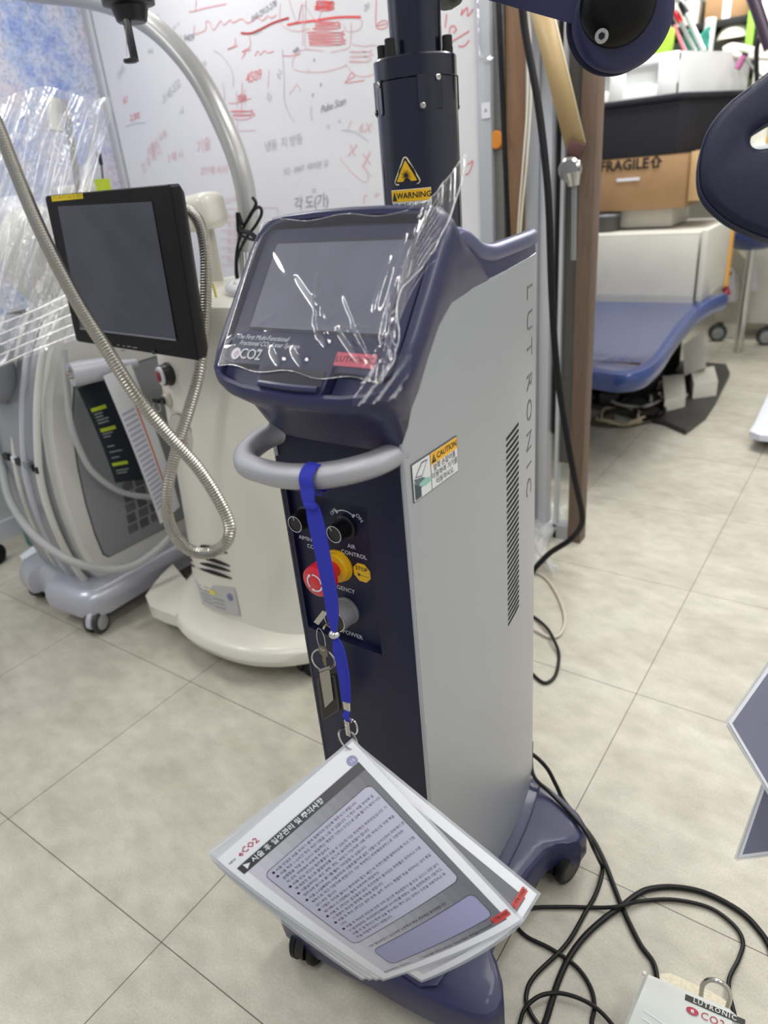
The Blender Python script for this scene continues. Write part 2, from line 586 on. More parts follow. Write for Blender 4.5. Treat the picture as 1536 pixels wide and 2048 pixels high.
squig(1190, 30, 52, 26, 4, RM3, 0.003)
squig(1200, 135, 72, 25, 3, RM, 0.003)
squig(1195, 205, 105, 40, 5, RM)
stroke([(990, 132), (1040, 122), (1130, 110), (1255, 92), (1380, 90)], RM3, 0.007)
stroke([(1185, 270), (1080, 262), (1030, 300), (1018, 345), (1050, 375), (1180, 380), (1290, 352), (1300, 340)], RM2)
stroke([(1090, 0), (1085, 240), (1110, 260)], RM2); stroke([(1072, 240), (1070, 20), (1050, 110), (1020, 125)], RM2)
stroke([(1330, 120), (1325, 230), (1300, 260), (1220, 275)], RM2)
stroke([(955, 20), (950, 90), (970, 140), (1040, 165), (1110, 150)], RM2)
stroke([(1290, 130), (1310, 165), (1365, 160), (1388, 125), (1370, 95)], RM2)
squig(1380, 300, 62, 38, 3, RM2)
stroke([(1310, 420), (1330, 385), (1345, 405), (1295, 438), (1400, 425)], RM)
stroke([(1335, 235), (1400, 245), (1450, 238), (1495, 255)], RM2); stroke([(1300, 340), (1350, 395), (1410, 405), (1470, 380)], RM2)
stroke([(1463, 0), (1460, 120), (1470, 150), (1500, 152), (1525, 135), (1520, 112), (1490, 112), (1465, 138), (1525, 122)], RM)
stroke([(970, 295), (1010, 296), (1060, 285)], RM)
stroke([(1030, 285), (1050, 250), (1020, 275), (1060, 262)], GM)
stroke([(1000, 0), (1045, 120), (1072, 20), (1140, 105), (1170, 60), (1160, 0)], RM2)
squig(755, 600, 62, 20, 2, RM, 0.003); squig(752, 520, 22, 18, 3, RM, 0.003)
stroke([(680, 545), (720, 546), (800, 520)], RM); stroke([(752, 440), (750, 600)], RM); stroke([(765, 470), (768, 560)], RM2); stroke([(722, 480), (725, 570)], RM2); stroke([(730, 640), (735, 690), (825, 688)], RM2)
stroke([(690, 618), (720, 632), (780, 630), (825, 605)], RM)
hand('4509', 810, 408, 62, RM, 4); stroke([(895, 370), (888, 470)], RM2)
hand('61', 132, 532, 42, RM, 3, shear=0.4); hand('2.300', 182, 620, 38, RM, 4)
hand('010-2912-278', 865, 62, 38, GM, 12); hand('o-0707', 835, 170, 26, GM2, 6)
hand('01-9409', 450, 205, 44, GM, -4); hand('03', 300, 100, 40, GM2, 20); hand('sc - c', 400, 135, 30, GM2, 18)
hand('아버5', 110, 390, 36, GM2, 30); hand('010', 265, 272, 28, GM2, -10); hand('-3145-532', 372, 490, 46, GM2, 22); hand('r-2', 430, 590, 32, GM2, 20)
hand('550', 548, 345, 30, GM2, 20); hand('20', 1408, 40, 42, GM2, 10)
hand('a', 1132, 315, 30, GM); hand('s', 1100, 370, 28, GM2, 20); hand('a', 1168, 445, 30, GM); hand('s', 1125, 500, 34, GM, -10)
hand('Pulse Scan', 1230, 560, 44, GM, 8, shear=0.5); stroke([(1120, 560), (1118, 610), (1126, 640)], GM2)
hand('냉동  지 방동', 968, 760, 50, GM2, 3, shear=0.2); hand('5Q - 8407  여러분 유', 1085, 890, 36, GM2, 3)
hand('각 도(가)', 1115, 1075, 62, GM, 3, shear=0.2); hand('22', 1130, 1010, 26, GM2)
hand('수5', 950, 400, 36, GM2, 60); hand('52', 895, 520, 40, GM2, 60)
stroke([(600, 265), (650, 300), (700, 380), (705, 460)], GM2); stroke([(650, 430), (660, 520), (640, 545)], GM2); stroke([(965, 260), (975, 420), (975, 520), (1000, 600), (1030, 645)], GM2)
stroke([(1280, 690), (1350, 700), (1420, 750)], GM2); hand('x', 1265, 640, 30, GM2); hand('o', 1205, 665, 40, mat('faded_violet_marker', S(206, 196, 226), 0.6))
stroke([(1330, 640), (1310, 690)], RM2); hand('6.X', 1400, 680, 58, RM2, -6); hand('X', 1330, 800, 74, RM2, -6); hand('X', 1405, 850, 82, RM2, 10); stroke([(1270, 835), (1320, 900), (1400, 965), (1420, 930), (1385, 870), (1440, 935)], RM2)
stroke([(1000, 500), (1030, 460), (1045, 445), (1060, 480)], RM2)
hand('여름비 수보', 300, 760, 40, RM2, 25); hand('긴 주 배 다', 270, 850, 44, RM2, 25); hand('기술', 545, 775, 60, RM2, 10); hand('271에 서서', 600, 905, 44, RM2, -2)
hand('3 매 시', 395, 830, 44, RM2, 5)
hand('59', 1462, 1035, 28, RM2); hand('Γ', 1400, 1060, 50, RM2); stroke([(135, 672), (180, 655), (240, 650)], GM2)
stroke([(640, 1110), (700, 1108), (860, 1100), (940, 1100)], RM2); stroke([(940, 1100), (945, 1180)], RM2)
for j in range(6):
    hand('가나다', 700, 1150 + 46 * j, 30, RM2); stroke([(640, 1175 + 46 * j), (780, 1170 + 46 * j)], RM2)
hand('3.2 시', 690, 1062, 32, RM2, 4)
wv = lambda px, py: P(px, py, y=YW)
for p in ([(890, 55), (893, 28)], [(887, 90), (905, 82), (938, 62)], [(899, 68), (900, 55), (908, 52), (912, 60), (906, 66)], [(916, 92), (928, 92), (938, 80)], [(925, 18), (922, 30), (934, 15), (935, 32), (946, 18)], [(935, 330), (946, 322), (938, 345), (930, 350)]):
    wr.ribbon([wv(*q) for q in p], 0.004, V((0, -1, 0)), RM)
wr.build('marker_writing', WB, label='red and grey handwriting', recalc=False)


# ------------------------------------------------------------------ map on the left wall
def map_material():
    m = bpy.data.materials.new('printed_map')
    m.use_nodes = True
    nt = m.node_tree; L = nt.links.new
    b = nt.nodes['Principled BSDF']
    tc = nt.nodes.new('ShaderNodeTexCoord')
    n1 = nt.nodes.new('ShaderNodeTexNoise'); n1.inputs['Scale'].default_value = 3.5; n1.inputs['Detail'].default_value = 9; n1.inputs['Roughness'].default_value = 0.75
    cr = nt.nodes.new('ShaderNodeValToRGB'); e = cr.color_ramp.elements
    e[0].position = 0.38; e[0].color = S(134, 152, 206); e[1].position = 0.66; e[1].color = S(206, 194, 208)
    k = e.new(0.47); k.color = S(176, 188, 216); k = e.new(0.55); k.color = S(198, 198, 214)
    n2 = nt.nodes.new('ShaderNodeTexNoise'); n2.inputs['Scale'].default_value = 75; n2.inputs['Detail'].default_value = 8; n2.inputs['Roughness'].default_value = 0.8
    mr = nt.nodes.new('ShaderNodeMapRange'); mr.inputs[1].default_value = 0.42; mr.inputs[2].default_value = 0.5; mr.inputs[3].default_value = 0.62; mr.inputs[4].default_value = 1.0
    vo = nt.nodes.new('ShaderNodeTexVoronoi'); vo.feature = 'DISTANCE_TO_EDGE'; vo.inputs['Scale'].default_value = 6
    mr2 = nt.nodes.new('ShaderNodeMapRange'); mr2.inputs[1].default_value = 0.0; mr2.inputs[2].default_value = 0.014; mr2.inputs[3].default_value = 0.0; mr2.inputs[4].default_value = 1.0
    nd = nt.nodes.new('ShaderNodeMix'); nd.data_type = 'RGBA'; nd.inputs[0].default_value = 0.3
    L(tc.outputs['Object'], nd.inputs[6]); L(n1.outputs['Color'], nd.inputs[7]); L(nd.outputs[2], vo.inputs['Vector'])
    L(tc.outputs['Object'], n1.inputs['Vector']); L(tc.outputs['Object'], n2.inputs['Vector'])
    L(n1.outputs['Fac'], cr.inputs[0]); L(n2.outputs['Fac'], mr.inputs[0]); L(vo.outputs[0], mr2.inputs[0])
    mx = nt.nodes.new('ShaderNodeMix'); mx.data_type = 'RGBA'; mx.blend_type = 'MULTIPLY'; mx.inputs[0].default_value = 1
    L(cr.outputs[0], mx.inputs[6]); L(mr.outputs[0], mx.inputs[7])
    m2 = nt.nodes.new('ShaderNodeMix'); m2.data_type = 'RGBA'; m2.inputs[6].default_value = S(112, 130, 190)
    L(mr2.outputs[0], m2.inputs[0]); L(mx.outputs[2], m2.inputs[7]); L(m2.outputs[2], b.inputs['Base Color'])
    b.inputs['Roughness'].default_value = 0.45
    return m


MP = thing('wall_map', 'blue and pink printed road map hanging on the left wall', 'map', (-3.19, 1.4, 1.0))
mb = MB(); mb.box((-3.189, 1.32, 1.65), (0.006, 2.06, 1.5), map_material()); mb.build('map_sheet', MP)
mb = MB(); mb.box((-3.186, 2.36, 1.65), (0.02, 0.016, 1.54), mat('map_edge_strip', S(190, 190, 190), 0.5)); mb.box((-3.186, 1.32, 0.895), (0.016, 2.08, 0.012), MATS['map_edge_strip']); mb.build('edge_strip', MP)

# ------------------------------------------------------------------ navy and silver laser console
CX = -0.5485
HWY = ([0.632, 0.75, 0.83, 0.865, 0.913, 0.95, 0.977, 1.035, 1.0755, 1.085], [0.1065, 0.1066, 0.1056, 0.1046, 0.1026, 0.0995, 0.096, 0.0867, 0.0775, 0.075])
hw = lambda y: lerp(y, *HWY)
CON = thing('laser_console', 'tall navy and silver laser console on castors with a tilted screen and column', 'medical laser', (CX, 0.85, 0.0))

# base: flared feet front and back, narrow waist, on castors
half = [(0.0, 0.548), (0.06, 0.551), (0.14, 0.560), (0.20, 0.572), (0.222, 0.583), (0.232, 0.600), (0.231, 0.622), (0.214, 0.652), (0.196, 0.672), (0.172, 0.690), (0.160, 0.712), (0.157, 0.74), (0.160, 0.80), (0.168, 0.87),
        (0.174, 0.905), (0.180, 0.935), (0.195, 0.955), (0.214, 0.968), (0.228, 0.985), (0.231, 1.01), (0.222, 1.032), (0.200, 1.052), (0.15, 1.075), (0.10, 1.092), (0.05, 1.098), (0.0, 1.1)]
plan = half + [(-x * (0.985 if y < 0.66 else 1), y - (0.034 * min(1, x / 0.2) if y < 0.66 else 0)) for x, y in reversed(half[1:-1])]


def base_ring(z, inset):
    out = []
    for x, y in plan:
        n = V((x, (y - 0.825) * 0.8)).normalized() if (x or y) else V((0, 0))
        out.append(V((CX + x - n.x * inset, y - n.y * inset, z)))
    return out


mb = MB()
mb.loft([base_ring(0.046, 0.012), base_ring(0.05, 0.003), base_ring(0.058, 0.0), base_ring(0.104, 0.001), base_ring(0.114, 0.004), base_ring(0.119, 0.010), base_ring(0.121, 0.02), base_ring(0.1225, 0.04)], NAVY)
plat = [(hw(y) + 0.022 if 0.57 < y else 0.11, y) for y in (0.58, 0.60, 0.632, 0.75, 0.83, 0.9, 0.95, 1.0, 1.04, 1.07)]
plat[0] = (0.10, 0.566); plat[1] = (0.124, 0.582)
pl = plat + [(-x, y) for x, y in reversed(plat)]
mb.loft([[V((CX + x, y, 0.118)) for x, y in pl], [V((CX + x, y, 0.1275)) for x, y in pl], [V((CX + x * 0.97, 0.82 + (y - 0.82) * 0.985, 0.1295)) for x, y in pl]], NAVY)
mb.build('base', CON, angle=28)


def caster(parent, x, y, ztop, ang, r=0.036, name='caster', wheelm=None, fork=None, body=None, wd=0.022):
    """swivel twin-wheel caster; ang: rolling direction in degrees"""
    fork = fork or BLACK
    d = V((math.cos(math.radians(ang)), math.sin(math.radians(ang)), 0))
    s = V((-d.y, d.x, 0))
    c = V((x, y, r))
    off = d * -0.012
    f = MB()
    f.cyl((x, y, r * 1.2), (x, y, ztop), r * 0.42, fork, n=16)
    for k in (-1, 1): pass
    R3 = Matrix((d, s, V((0, 0, 1)))).transposed()
    prof = []
    for i in range(13):
        a = math.radians(-20 + 200 * i / 12)
        prof.append((math.cos(a) * r * 1.08, math.sin(a) * r * 1.08 + 0.004))
    prof += [(-r * 0.9, -r * 0.2), (r * 0.6, -r * 0.2)]
    rg = [[c + off + d * p[0] + s * k + V((0, 0, p[1])) for p in prof] for k in (-wd * 0.42, wd * 0.42)]
    f.loft(rg, fork)
    co = f.build(name, parent)
    for k in (-1, 1):
        wv_ = MB()
        a = c + off + s * (k * wd * 0.5)
        b = c + off + s * (k * wd * 1.25)
        wv_.lathe(a, b - a, [(0, 0), (0, r * 0.9), (wd * 0.12, r), (wd * 0.55, r), (wd * 0.72, r * 0.9), (wd * 0.74, r * 0.72), (wd * 0.7, 0)], wheelm or RUBBER, 28)
        wv_.lathe(a + (b - a).normalized() * wd * 0.72, b - a, [(0, 0), (0, r * 0.7), (wd * 0.05, r * 0.66), (wd * 0.05, 0)], body or BLACK, 24)
        wv_.build('wheel', co)
    return co


caster(CON, -0.712, 0.578, 0.06, 100, 0.041)
caster(CON, CX + 0.175, 0.640, 0.06, 60, 0.036)
caster(CON, -0.358, 0.99, 0.06, 75, 0.038)
caster(CON, CX - 0.185, 0.975, 0.055, 75, 0.036)

# lower front panel with a shallow recess for the controls
ZB, ZT = 0.128, 1.10
YF, YR = 0.634, 0.641
RX0, RX1, RZ0, RZ1 = -0.646, -0.505, 0.765, 0.998
mb = MB()


def front(x):   # slightly bowed front
    return YF - 0.004 * (1 - ((x - CX) / 0.105) ** 2)


xs = [CX - 0.1065 + 0.213 * i / 24 for i in range(25)]


def fstrip(x0, x1, z0, z1, n=8):
    mb.grid(lambda u, v: V((x0 + (x1 - x0) * u, front(x0 + (x1 - x0) * u), z0 + (z1 - z0) * v)), n, 1, NAVYD)


XL, XR = CX - 0.1045, CX + 0.1025
fstrip(XL, XR, ZB, RZ0, 16); fstrip(XL, XR, RZ1, ZT, 16); fstrip(XL, RX0, RZ0, RZ1, 2); fstrip(RX1, XR, RZ0, RZ1, 5)
mb.box(((RX0 + RX1) / 2, YR + 0.002, (RZ0 + RZ1) / 2), (RX1 - RX0 + 0.004, 0.004, RZ1 - RZ0 + 0.004), NAVYD)
for a, b in (((RX0, RZ0), (RX1, RZ0)), ((RX1, RZ0), (RX1, RZ1)), ((RX1, RZ1), (RX0, RZ1)), ((RX0, RZ1), (RX0, RZ0))):
    n = 5
    mb.grid(lambda u, v: V((a[0] + (b[0] - a[0]) * u, front(a[0] + (b[0] - a[0]) * u) * (1 - v) + YR * v, a[1] + (b[1] - a[1]) * u)), n, 1, NAVYD)
# rounded return on the left edge and inner body
mb.loft([[V((CX + s * (hw(y) - 0.004), y, z)) for s, y in ((-1, 0.645), (-1, 0.83), (-1, 0.95), (-1, 1.05), (-1, 1.078), (1, 1.078), (1, 1.05), (1, 0.95), (1, 0.83), (1, 0.645))] for z in (ZB, 1.22)], NAVYD)
mb.grid(lambda u, v: V((XL - 0.003 * math.sin(u * math.pi / 2), front(XL) + 0.012 * (1 - math.cos(u * math.pi / 2)), ZB + (ZT - ZB) * v)), 5, 1, NAVYD)
fr_panel = mb.build('front_panel', CON, angle=50, recalc=False)
fp = lambda x, z, e=0.0004: V((x, YR - e, z))

def T(body, cx, cz, size, rot=0, **k):
    w_ = MB()
    w_.text(body, lambda x, y: V((cx + x * math.cos(rot) - y * math.sin(rot), YR - 0.0005, cz + x * math.sin(rot) + y * math.cos(rot))), WHITEP, size=size, **k)
    w_.build('panel_word', CON, label='white word ' + body, recalc=False)


T('AIMING', -0.627, 0.9195, 0.0092, bold=0.004); T('CONTROL', -0.607, 0.908, 0.0092, bold=0.004)
T('AIR', -0.546, 0.9265, 0.0092, bold=0.004); T('CONTROL', -0.5435, 0.9145, 0.0092, bold=0.004)
T('EMERGENCY', -0.578, 0.8515, 0.0098, bold=0.004); T('POWER', -0.5645, 0.7735, 0.0108, bold=0.004)
T('OFF', -0.6025, 0.8265, 0.0075, 0.75, bold=0.004); T('ON', -0.5565, 0.8275, 0.0095, -0.8, bold=0.004)
T('OFF', -0.5705, 0.9745, 0.0075, 0.75, bold=0.004); T('ON', -0.5265, 0.9745, 0.0085, -0.85, bold=0.004)
mb = MB()
arc = [V((-0.551 + 0.0235 * math.sin(a), YR - 0.0006, 0.957 + 0.0235 * math.cos(a))) for a in [(-0.62 + 1.3 * i / 12) for i in range(13)]]
mb.ribbon(arc, 0.0014, V((0, -1, 0)), WHITEP, smooth=False)
for a, k in ((-0.62, 1), (0.68, 1)): mb.ribbon([V((-0.551 + r_ * math.sin(a), YR - 0.0006, 0.957 + r_ * math.cos(a))) for r_ in (0.021, 0.027)], 0.003, V((0, -1, 0)), WHITEP, smooth=False)
mb.build('switch_arc', CON, label='white arc from OFF to ON', recalc=False)
mb = MB()
arc = [V((-0.62 + 0.0235 * math.sin(a), YR - 0.0006, 0.957 + 0.0235 * math.cos(a))) for a in [(0.1 + 0.9 * i / 12) for i in range(13)]]
mb.ribbon(arc, 0.0012, V((0, -1, 0)), GREYP, smooth=False)
mb.build('switch_arc', CON, label='grey arc beside the aiming knob', recalc=False)
# yellow octagonal stop sign sticker
mb = MB()
oc = [(-0.5325 + 0.0155 * math.cos(math.radians(22.5 + 45 * i)), 0.8885 + 0.0155 * math.sin(math.radians(22.5 + 45 * i))) for i in range(8)]
mb.prism(oc, lambda x, z: V((x, YR - 0.0002, z)), lambda x, z: V((x, YR - 0.0008, z)), YELLOW)
mb.text('STOP', lambda x, y: V((-0.5325 + x, YR - 0.0011, 0.8945 + y)), INK, size=0.0085, bold=0.012)
for i in range(8):
    a = i * math.pi / 4
    mb.ribbon([V((-0.538, YR - 0.0011, 0.8845)), V((-0.538 + 0.003 * math.cos(a), YR - 0.0011, 0.8845 + 0.003 * math.sin(a)))], 0.0007, V((0, -1, 0)), INK, smooth=False)
mb.flat([(-0.538 + 0.0014 * math.cos(a * 0.785), 0.8845 + 0.0014 * math.sin(a * 0.785)) for a in range(8)], lambda x, z: V((x, YR - 0.0012, z)), INK)
mb.ribbon([V((-0.538, YR - 0.0011, 0.8845)), V((-0.522, YR - 0.0011, 0.8835))], 0.0005, V((0, -1, 0)), INK, smooth=False)
mb.build('stop_sticker', CON, label='yellow octagonal STOP sticker', recalc=False)


def knob(cx, cz, pt):
    mb = MB()
    mb.lathe((cx, YR, cz), (0, -1, 0), [(0, 0.0175), (0.004, 0.0175), (0.006, 0.0145), (0.024, 0.0128), (0.027, 0.0125), (0.027, 0.0112), (0.0262, 0.0112), (0.0262, 0)], BLACK, 36)
    fy = YR - 0.0274
    mb.ribbon([V((cx + 0.0118 * math.cos(a * math.pi / 18), fy, cz + 0.0118 * math.sin(a * math.pi / 18))) for a in range(37)], 0.0009, V((0, -1, 0)), WHITEP, smooth=False)
    mb.ribbon([V((cx + q * math.cos(pt), fy + 0.0008, cz + q * math.sin(pt))) for q in (0.0055, 0.0112)], 0.0011, V((0, -1, 0)), WHITEP, smooth=False)
    return mb.build('control_knob', CON)


knob(-0.6200, 0.957, 1.75); knob(-0.551, 0.957, 2.25)
# emergency stop button
mb = MB()
ex, ez = -0.5735, 0.890
mb.lathe((ex, YR, ez), (0, -1, 0), [(0, 0.0245), (0.003, 0.0245), (0.003, 0.0225), (0.010, 0.0225), (0.012, 0.0215), (0.012, 0)], YELLOW, 40)
mb.build('button_collar', CON, label='yellow collar')
mb = MB()
mb.lathe((ex, YR - 0.011, ez), (0, -1, 0), [(0, 0.012), (0.014, 0.012), (0.017, 0.020), (0.021, 0.0235), (0.034, 0.0235), (0.040, 0.0225), (0.042, 0.019), (0.0425, 0)], RED, 40)
fy = YR - 0.0538
for k in range(3):
    a0 = k * 2.094 + 0.3
    pts = [V((ex + 0.0125 * math.cos(a0 + 1.5 * i / 8), fy, ez + 0.0125 * math.sin(a0 + 1.5 * i / 8))) for i in range(9)]
    mb.ribbon(pts, 0.0022, V((0, -1, 0)), WHITEP, smooth=False)
    tip, a1 = pts[0], a0
    t_ = V((math.sin(a1), 0, -math.cos(a1)))
    n_ = V((math.cos(a1), 0, math.sin(a1)))
    mb.add([tip + n_ * 0.0028, tip - n_ * 0.0028, tip + t_ * 0.005], [(0, 1, 2)], WHITEP)
mb.build('emergency_button', CON, label='red mushroom emergency stop button with white arrows', recalc=False)
# power key switch
mb = MB()
kx, kz = -0.5685, 0.8155
mb.lathe((kx, YR, kz), (0, -1, 0), [(0, 0.0215), (0.004, 0.0215), (0.005, 0.0205), (0.024, 0.0195), (0.030, 0.0190), (0.030, 0.0176), (0.029, 0.0172), (0.029, 0.0)], MIDG, 40)
mb.lathe((kx, YR - 0.0288, kz), (0, -1, 0), [(0, 0.0168), (0.0015, 0.0165), (0.0015, 0)], BLACK, 40)
mb.lathe((kx, YR - 0.030, kz), (0, -1, 0), [(0, 0.0075), (0.003, 0.007), (0.003, 0)], STEEL, 24)
mb.lathe((kx, YR - 0.0285, kz), (0, -1, 0), [(0, 0.0190), (0.0025, 0.0188), (0.0025, 0.0172), (0, 0.0170)], STEEL, 40)
mb.build('key_switch', CON, label='grey round key switch')

# silver side panels, boundary swept up and back
TOPC = ([0.632, 0.6335, 0.636, 0.643, 0.656, 0.674, 0.702, 0.73, 0.758, 0.79, 0.818, 0.886, 0.979, 1.085], [1.06, 1.09, 1.108, 1.132, 1.160, 1.184, 1.204, 1.2195, 1.231, 1.2365, 1.239, 1.241, 1.245, 1.246])
ys = [0.632, 0.6335, 0.636, 0.643, 0.656, 0.674, 0.702, 0.73, 0.758, 0.79, 0.818, 0.863, 0.89, 0.913, 0.94, 0.96, 0.98, 0.999, 1.02, 1.04, 1.06, 1.075, 1.082]
for sgn in (1, -1):
    mb = MB()
    outer, inner = [], []
    for y in ys:
        zt = lerp(y, *TOPC)
        h = hw(y) + 0.0005
        zs = [ZB + 0.003 + (zt - ZB - 0.003) * j / 10 for j in range(11)]
        outer.append([V((CX + sgn * h, y, z)) for z in zs])
        inner.append([V((CX + sgn * (h - 0.005), y, z)) for z in zs])
    vs = [p for r in outer for p in r]
    nz = 11
    fs = [(i * nz + j, (i + 1) * nz + j, (i + 1) * nz + j + 1, i * nz + j + 1) for i in range(len(ys) - 1) for j in range(nz - 1)]
    mb.add(vs, fs, SILVER)
    # thin turned edge down the front and along the sweep
    edge = [V((CX + sgn * (hw(0.632) - 0.0028), 0.6325, ZB + 0.003 + (1.045 - ZB) * i / 6)) for i in range(7)]
    edge += [V((CX + sgn * (hw(y) - 0.0022), y - 0.0005, lerp(y, *TOPC))) for y in ys[1:]]
    mb.tube(edge if sgn > 0 else edge[6:], 0.0031, SILVER, n=8, smooth=False)
    sp = mb.build('side_panel', CON, angle=40, label='silver curved side panel', recalc=False)
    if sgn > 0:
        SIDE = sp
sx = lambda y, e=0.0011: CX + hw(y) + e
mb = MB()
for i in range(34):
    z0 = 0.998 - i * 0.01035
    pts = []
    y0, y1 = 0.912, 0.968
    sl = 0.13
    a = [(y0, z0), (y1, z0 + (y1 - y0) * sl), (y1, z0 + (y1 - y0) * sl + 0.0048), (y0 + 0.002, z0 + 0.0048)]
    n = 5
    bot = [V((sx(a[0][0] + (a[1][0] - a[0][0]) * t / n), a[0][0] + (a[1][0] - a[0][0]) * t / n, a[0][1] + (a[1][1] - a[0][1]) * t / n)) for t in range(n + 1)]
    top = [V((sx(a[3][0] + (a[2][0] - a[3][0]) * t / n), a[3][0] + (a[2][0] - a[3][0]) * t / n, a[3][1] + (a[2][1] - a[3][1]) * t / n)) for t in range(n + 1)]
    mb.add(bot + top, [(t, t + 1, t + n + 2, t + n + 1) for t in range(n)], BLACKM)
tag(mb.build('vent_slots', SIDE, recalc=False), 'column of black slanted vent slots', None)
mb = MB()
# brand lettering read downwards, letter tops toward the back
LZ = (1.200, 1.155, 1.112, 1.058, 1.009, 0.955, 0.912, 0.871)
for i, ch in enumerate('LUTRONIC'):
    zc = LZ[i]
    mb.text(ch, lambda x, y: V((sx(1.030 + y * 0.95), 1.030 + y * 0.95, zc - x)), GREYP, size=0.052, bold=-0.008)
mb.build('brand_lettering', SIDE, label='grey LUTRONIC lettering read downwards', recalc=False)
# caution sticker on the side
mb = MB()


def cs(u, v, e=0.0016):
    y = 0.645 + 0.112 * u
    return V((sx(y, e), y, 1.0105 + 0.0515 * v))


mb.grid(lambda u, v: cs(u, v, 0.0014), 6, 2, mat('sticker_edge', S(70, 74, 80), 0.4))
mb.grid(lambda u, v: cs(0.012 + 0.976 * u, 0.025 + 0.95 * v, 0.0017), 6, 2, mat('sticker_white', S(228, 230, 232), 0.35))
mb.grid(lambda u, v: cs(0.385 + 0.60 * u, 0.66 + 0.31 * v, 0.0019), 4, 1, mat('sticker_orange', S(246, 186, 40), 0.35))
mb.flat([(0.378, 0.02), (0.386, 0.02), (0.386, 0.98), (0.378, 0.98)], lambda u, v: cs(u, v, 0.0021), INK)
mb.text('CAUTION', lambda x, y: cs(0.745 + x / 0.112, 0.815 + y / 0.0515, 0.0022), INK, size=0.0112, bold=0.012)
mb.flat([(0.405, 0.70), (0.505, 0.70), (0.455, 0.93)], lambda u, v: cs(u, v, 0.0022), INK)
mb.flat([(0.45, 0.76), (0.46, 0.76), (0.46, 0.86), (0.45, 0.86)], lambda u, v: cs(u, v, 0.0024), YELLOW)
for k, t in enumerate(('앞쪽 손잡이를', '이용하여 기기를', '이동하시오.')):
    mb.text(t, lambda x, y: cs(0.685 + x / 0.112, 0.55 - 0.20 * k + y / 0.0515, 0.0022), INK, size=0.0098)
mb.flat([(0.05, 0.62), (0.20, 0.92), (0.33, 0.90), (0.20, 0.55)], lambda u, v: cs(u, v, 0.0019), mat('picto_grey', S(96, 112, 118), 0.5))
mb.flat([(0.075, 0.64), (0.205, 0.88), (0.30, 0.87), (0.19, 0.59)], lambda u, v: cs(u, v, 0.0021), PAPER)
mb.flat([(0.03, 0.60), (0.20, 0.53), (0.34, 0.36), (0.34, 0.30), (0.16, 0.28), (0.05, 0.48)], lambda u, v: cs(u, v, 0.0020), MATS['picto_grey'])
mb.flat([(0.03, 0.05), (0.16, 0.05), (0.16, 0.30), (0.05, 0.46), (0.03, 0.52)], lambda u, v: cs(u, v, 0.0020), mat('picto_dark', S(60, 78, 84), 0.5))
mb.flat([(0.13, 0.42), (0.26, 0.46), (0.36, 0.40), (0.36, 0.28), (0.24, 0.26), (0.13, 0.34)], lambda u, v: cs(u, v, 0.0022), mat('picto_hand', S(150, 200, 190), 0.5))
mb.build('caution_sticker', SIDE, label='white and yellow CAUTION sticker with a small pictogram', recalc=False)

# head: navy shell carrying the tilted screen
TL = math.radians(38.5)
HC = V((-0.5465, 0.66, 1.266))
HU = V((0, math.sin(TL), math.cos(TL)))
HN = V((0, -math.cos(TL), math.sin(TL)))
hp = lambda u, v, n=0.0: HC + V((1, 0, 0)) * u + HU * v + HN * n


def head_outline(k=0.0, taper=1.0):
    """outline on the screen plane, counter-clockwise from bottom centre; wider low, curved chin and brow"""
    right = [(0.0, -0.153 + k), (0.035, -0.1525 + k), (0.075, -0.150 + k), (0.105, -0.1445 + k), (0.126, -0.134 + k * 0.8), (0.140 - k * 0.6, -0.117), (0.147 - k, -0.095), (0.1485 - k, -0.06), (0.148 - k, -0.01),
             (0.1465 - k, 0.045), (0.144 - k, 0.068 - k * 0.3), (0.137 - k, 0.084 - k * 0.7), (0.124 - k * 0.6, 0.0945 - k), (0.10, 0.0985 - k), (0.05, 0.1015 - k), (0.0, 0.1025 - k)]
    return right + [(-x, y) for x, y in reversed(right[1:-1])]


def shift(ring, f): return [f(x, y) for x, y in ring]


nR = len(head_outline())
# ring where the shell meets the body
RB = [(0.0, 0.634, 1.075), (0.03, 0.634, 1.075), (0.06, 0.634, 1.076), (0.085, 0.634, 1.078), (0.100, 0.635, 1.083), (0.1035, 0.637, 1.104), (0.1045, 0.646, 1.137), (0.1045, 0.666, 1.174), (0.1045, 0.702, 1.202),
      (0.1045, 0.758, 1.229), (0.1042, 0.818, 1.237), (0.1035, 0.868, 1.241), (0.100, 0.872, 1.252), (0.085, 0.862, 1.254), (0.045, 0.855, 1.254), (0.0, 0.853, 1.254)]
RB = [V((CX + x, y, z)) for x, y, z in RB] + [V((CX - x, y, z)) for x, y, z in reversed(RB[1:-1])]
O = head_outline()
r_front = [hp(x, y, 0.010) for x, y in head_outline(0.006)]
r_lip = [hp(x, y, 0.0125) for x, y in head_outline(0.011)]
r_lip2 = [hp(x, y, 0.010) for x, y in head_outline(0.016)]
r_in = [hp(x, y, -0.004) for x, y in head_outline(0.0185)]
r_side = [hp(x, y, 0.004) for x, y in head_outline(0.001)]
r_side2 = [hp(x, y, -0.006) for x, y in head_outline(0.0)]
r_mid = []
for i, (x, y) in enumerate(O):
    a = hp(x, y, -0.030)
    b = RB[i]
    t = 0.30
    if y < -0.13: a = hp(x * 0.97, y + 0.010, -0.022)
    p = a * (1 - t) + b * t
    if y > 0.07: p = hp(x * 0.985, y - 0.004, -0.045)
    r_mid.append(p)
r_mid2 = []
for i, (x, y) in enumerate(O):
    a = hp(x, y, -0.055); b = RB[i]; t = 0.72
    p = a * (1 - t) + b * t
    if y > 0.07: p = V((b.x * 0.5 + (HC.x + x * 0.94) * 0.5, 0.806, 1.277))
    r_mid2.append(p)
mb = MB()
mb.loft([r_in, r_lip2, r_lip, r_front, r_side, r_side2, r_mid, r_mid2, RB], NAVY, cap0=True, cap1=False)
